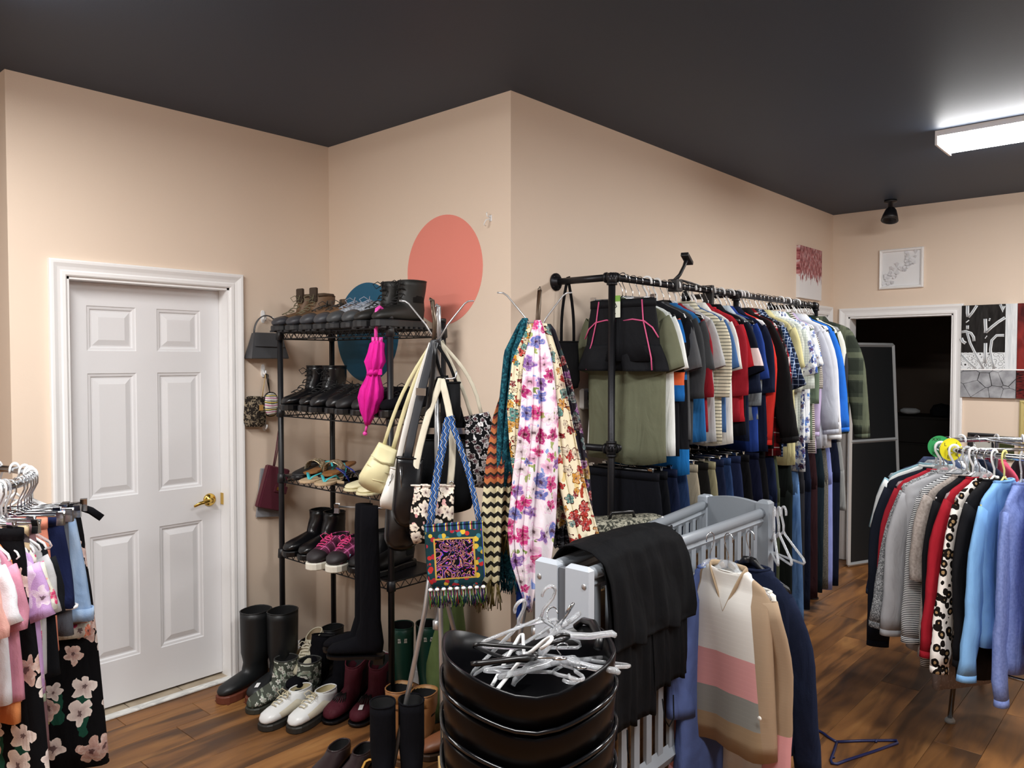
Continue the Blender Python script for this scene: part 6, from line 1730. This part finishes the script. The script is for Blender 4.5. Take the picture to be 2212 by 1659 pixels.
pan('white_line', .55, 1.400, 1.598, 1.607, WHITE, dp + .001)
SWL = plain('e9edf0', .5); SWG = plain('9aa0a6', .5)
def swirl(pts, r_):
    P = [(-dp - .001, y_, z_) for y_, z_ in pts]
    MB().tube(P, r_, 8, flat=(.12, 1.0), up=(1, 0, 0)).build('painted_swirl', SWL, ar)
    if not isinstance(r_, list): MB().tube([(-dp - .0016, y_, z_) for y_, z_ in pts], r_ * .5, 8, flat=(.15, 1.0), up=(1, 0, 0)).build('painted_swirl_core', SWG, ar)
swirl([(1.362, 2.083), (1.362, 2.03), (1.358, 2.00)], .012)
swirl([(1.30, 2.083), (1.33, 2.03), (1.355, 1.995)], .010)
swirl([(1.363, 1.968), (1.358, 1.962)], .014)
swirl([(1.36, 1.935), (1.36, 1.905)], .010)
swirl([(1.40, 1.885), (1.37, 1.89), (1.335, 1.875), (1.318, 1.845), (1.315, 1.815)], .010)
swirl([(1.40, 1.84), (1.39, 1.815), (1.37, 1.80)], .012)
swirl([(1.362, 1.88), (1.34, 1.80), (1.30, 1.71), (1.25, 1.61)], .009)
swirl([(1.245, 1.98), (1.243, 1.94), (1.240, 1.90), (1.242, 1.875)], .012)
swirl([(1.118, 1.985), (1.16, 1.955), (1.20, 1.92), (1.238, 1.88)], .011)
swirl([(1.222, 1.975), (1.212, 1.972)], .011)
swirl([(1.24, 1.845), (1.235, 1.842)], .013)
swirl([(1.24, 1.80), (1.24, 1.72), (1.24, 1.65)], .012)
swirl([(1.122, 1.855), (1.17, 1.855), (1.20, 1.82), (1.208, 1.75), (1.195, 1.67), (1.18, 1.61)], .010)
swirl([(1.398, 1.715), (1.35, 1.66), (1.30, 1.61)], .008)
swirl([(1.125, 2.07), (1.13, 2.03), (1.15, 2.083)], .009)
# small pictures under the painting
r = empty('black_picture', 'small black framed picture under the abstract painting', 'picture', (Xb, 1.255, 1.02))
frame(r, .19, .21, .035, .022, BLACKM); MB().box(-.006, 0, -.062, .062, -.072, .072).build('print', plain('b9b9b2', .5), r)
MB().tube([(-.008, .05, .04), (-.010, .03, .055), (-.010, -.03, .055), (-.008, -.05, .04)], .006, 6).build('arch_motif', BLACKM, r)
r = empty('olive_picture', 'small olive green canvas beside the black picture', 'picture', (Xb, 1.105, 1.02))
MB().box(-.02, 0, -.055, .055, -.085, .09).build('canvas', blotch('olive_brush', [(.4, '3a3f26'), (.6, '565a38')], 20, .5), r)
r = empty('gold_picture', 'gold framed picture at the right edge under the painting', 'picture', (Xb, .80, 1.10))
frame(r, .44, .56, .035, .03, plain('c9b97a', .4, .4)); MB().box(-.006, 0, -.19, .19, -.25, .25).build('print', plain('d9cfae', .6), r)
# ------------------------------------------------------------------ leaning screen panel in the doorway and the dim room
ALU = plain('c9ccce', .35, .5)
sp = empty('screen_panel', 'dark mesh screen panel with aluminium frame leaning in the doorway', 'screen', (0, 0, 0))
A0, A1, B0_, B1_ = Vector((6.45, 2.135, .02)), Vector((7.02, 1.90, .02)), Vector((6.56, 2.17, 1.80)), Vector((7.03, 1.99, 1.80))
def Q(u, v): return (A0 * (1 - u) + A1 * u) * (1 - v) + (B0_ * (1 - u) + B1_ * u) * v
for nm, a, b in (('frame_rail', (0, 0), (1, 0)), ('frame_rail', (0, .555), (1, .555)), ('frame_rail', (0, 1), (1, 1)), ('frame_stile', (0, 0), (0, 1)), ('frame_stile', (1, 0), (1, 1))):
    MB().tube([Q(*a), Q(*b)], .017, 4, flat=(1, 1), sm=False).build(nm, ALU, sp)
MESHM = plain('17191b', .5)
for v0, v1 in ((.01, .55), (.56, .99)):
    MB().add([Q(.01, v0), Q(.99, v0), Q(.99, v1), Q(.01, v1)], [(0, 1, 2, 3)]).build('mesh_panel', MESHM, sp, thick=.004)
# things in the dim room
r = empty('dresser', 'dark dresser in the dim room beyond the doorway', 'dresser', (8.6, 1.95, 0))
MB().box(-.3, .3, -.5, .5, .05, 1.12).build('carcass', plain('17130f', .6), r)
for k in range(4):
    MB().cbox(-.315, -.30, -.48, .48, .10 + k * .255, .335 + k * .255, .004).build('drawer', plain('1c1712', .6), r)
r = empty('baseball_cap', 'pale cap on the dresser in the dim room', 'cap', (8.33, 1.72, 1.13))
MB().lathe([(.09, 0), (.092, .03), (.08, .07), (.05, .1), (0, .11)], 18).build('crown', cloth('8d97a6'), r)
MB().prism([(-.02 - .13 * sin(pi * k / 10) * 1.0, .08 * cos(pi * k / 10)) for k in range(11)], 0, .006, 'z').build('brim', cloth('6f7988'), r)
r = empty('cap_pile', 'dark cap beside the pale cap in the dim room', 'cap', (8.5, 1.95, 1.13))
MB().lathe([(.10, 0), (.10, .05), (.07, .10), (0, .12)], 16).build('crown', cloth('24262a'), r)
MB().prism([(-.05 - .10 * sin(pi * k / 10), .08 * cos(pi * k / 10)) for k in range(11)], 0, .006, 'z').build('brim', cloth('1e2024'), r)
MB().ball((8.36, 2.2, 1.17), .05, 8, sc=(1.2, 2.0, .7)).build('folded_cloth', cloth('c2c6c8'))
tag(bpy.data.objects['folded_cloth'], 'crumpled pale cloth on the dresser in the dim room', 'cloth')
garment('hanging_coat', 'dark red coat hanging in the dim room', 'coat', top_parts(cloth('3a1116'), L=.9, sleeve='long'), (8.3, 1.42, 2.05), radians(70))
hanger('wire_black', (8.3, 1.42, 2.05), radians(70), 'hanger of the dark red coat in the dim room', 'hangers in the dim room')
garment('hanging_coat', 'dark navy robe hanging by the door jamb in the dim room', 'coat', top_parts(cloth('141a30'), L=1.1, sleeve='none'), (7.4, 1.25, 1.45), radians(80))
hanger('wire_black', (7.4, 1.25, 1.45), radians(80), 'hanger of the dark navy robe in the dim room', 'hangers in the dim room')
for nm, x0, x1, y in (('wall_bracket_rail', 7.3, 9.4, 1.35),):
    r = empty('clothes_rail', 'dark clothes rail in the dim room', 'rail', (7.3, 1.33, 0))
    MB().tube([(-.2, .0, 2.05), (2.1, .0, 2.05)], .012, 8).build('rail', BLACKM, r)
    for xx in (-.2, 2.1): MB().tube([(xx, 0, 0), (xx, 0, 2.05)], .012, 8).build('post', BLACKM, r)
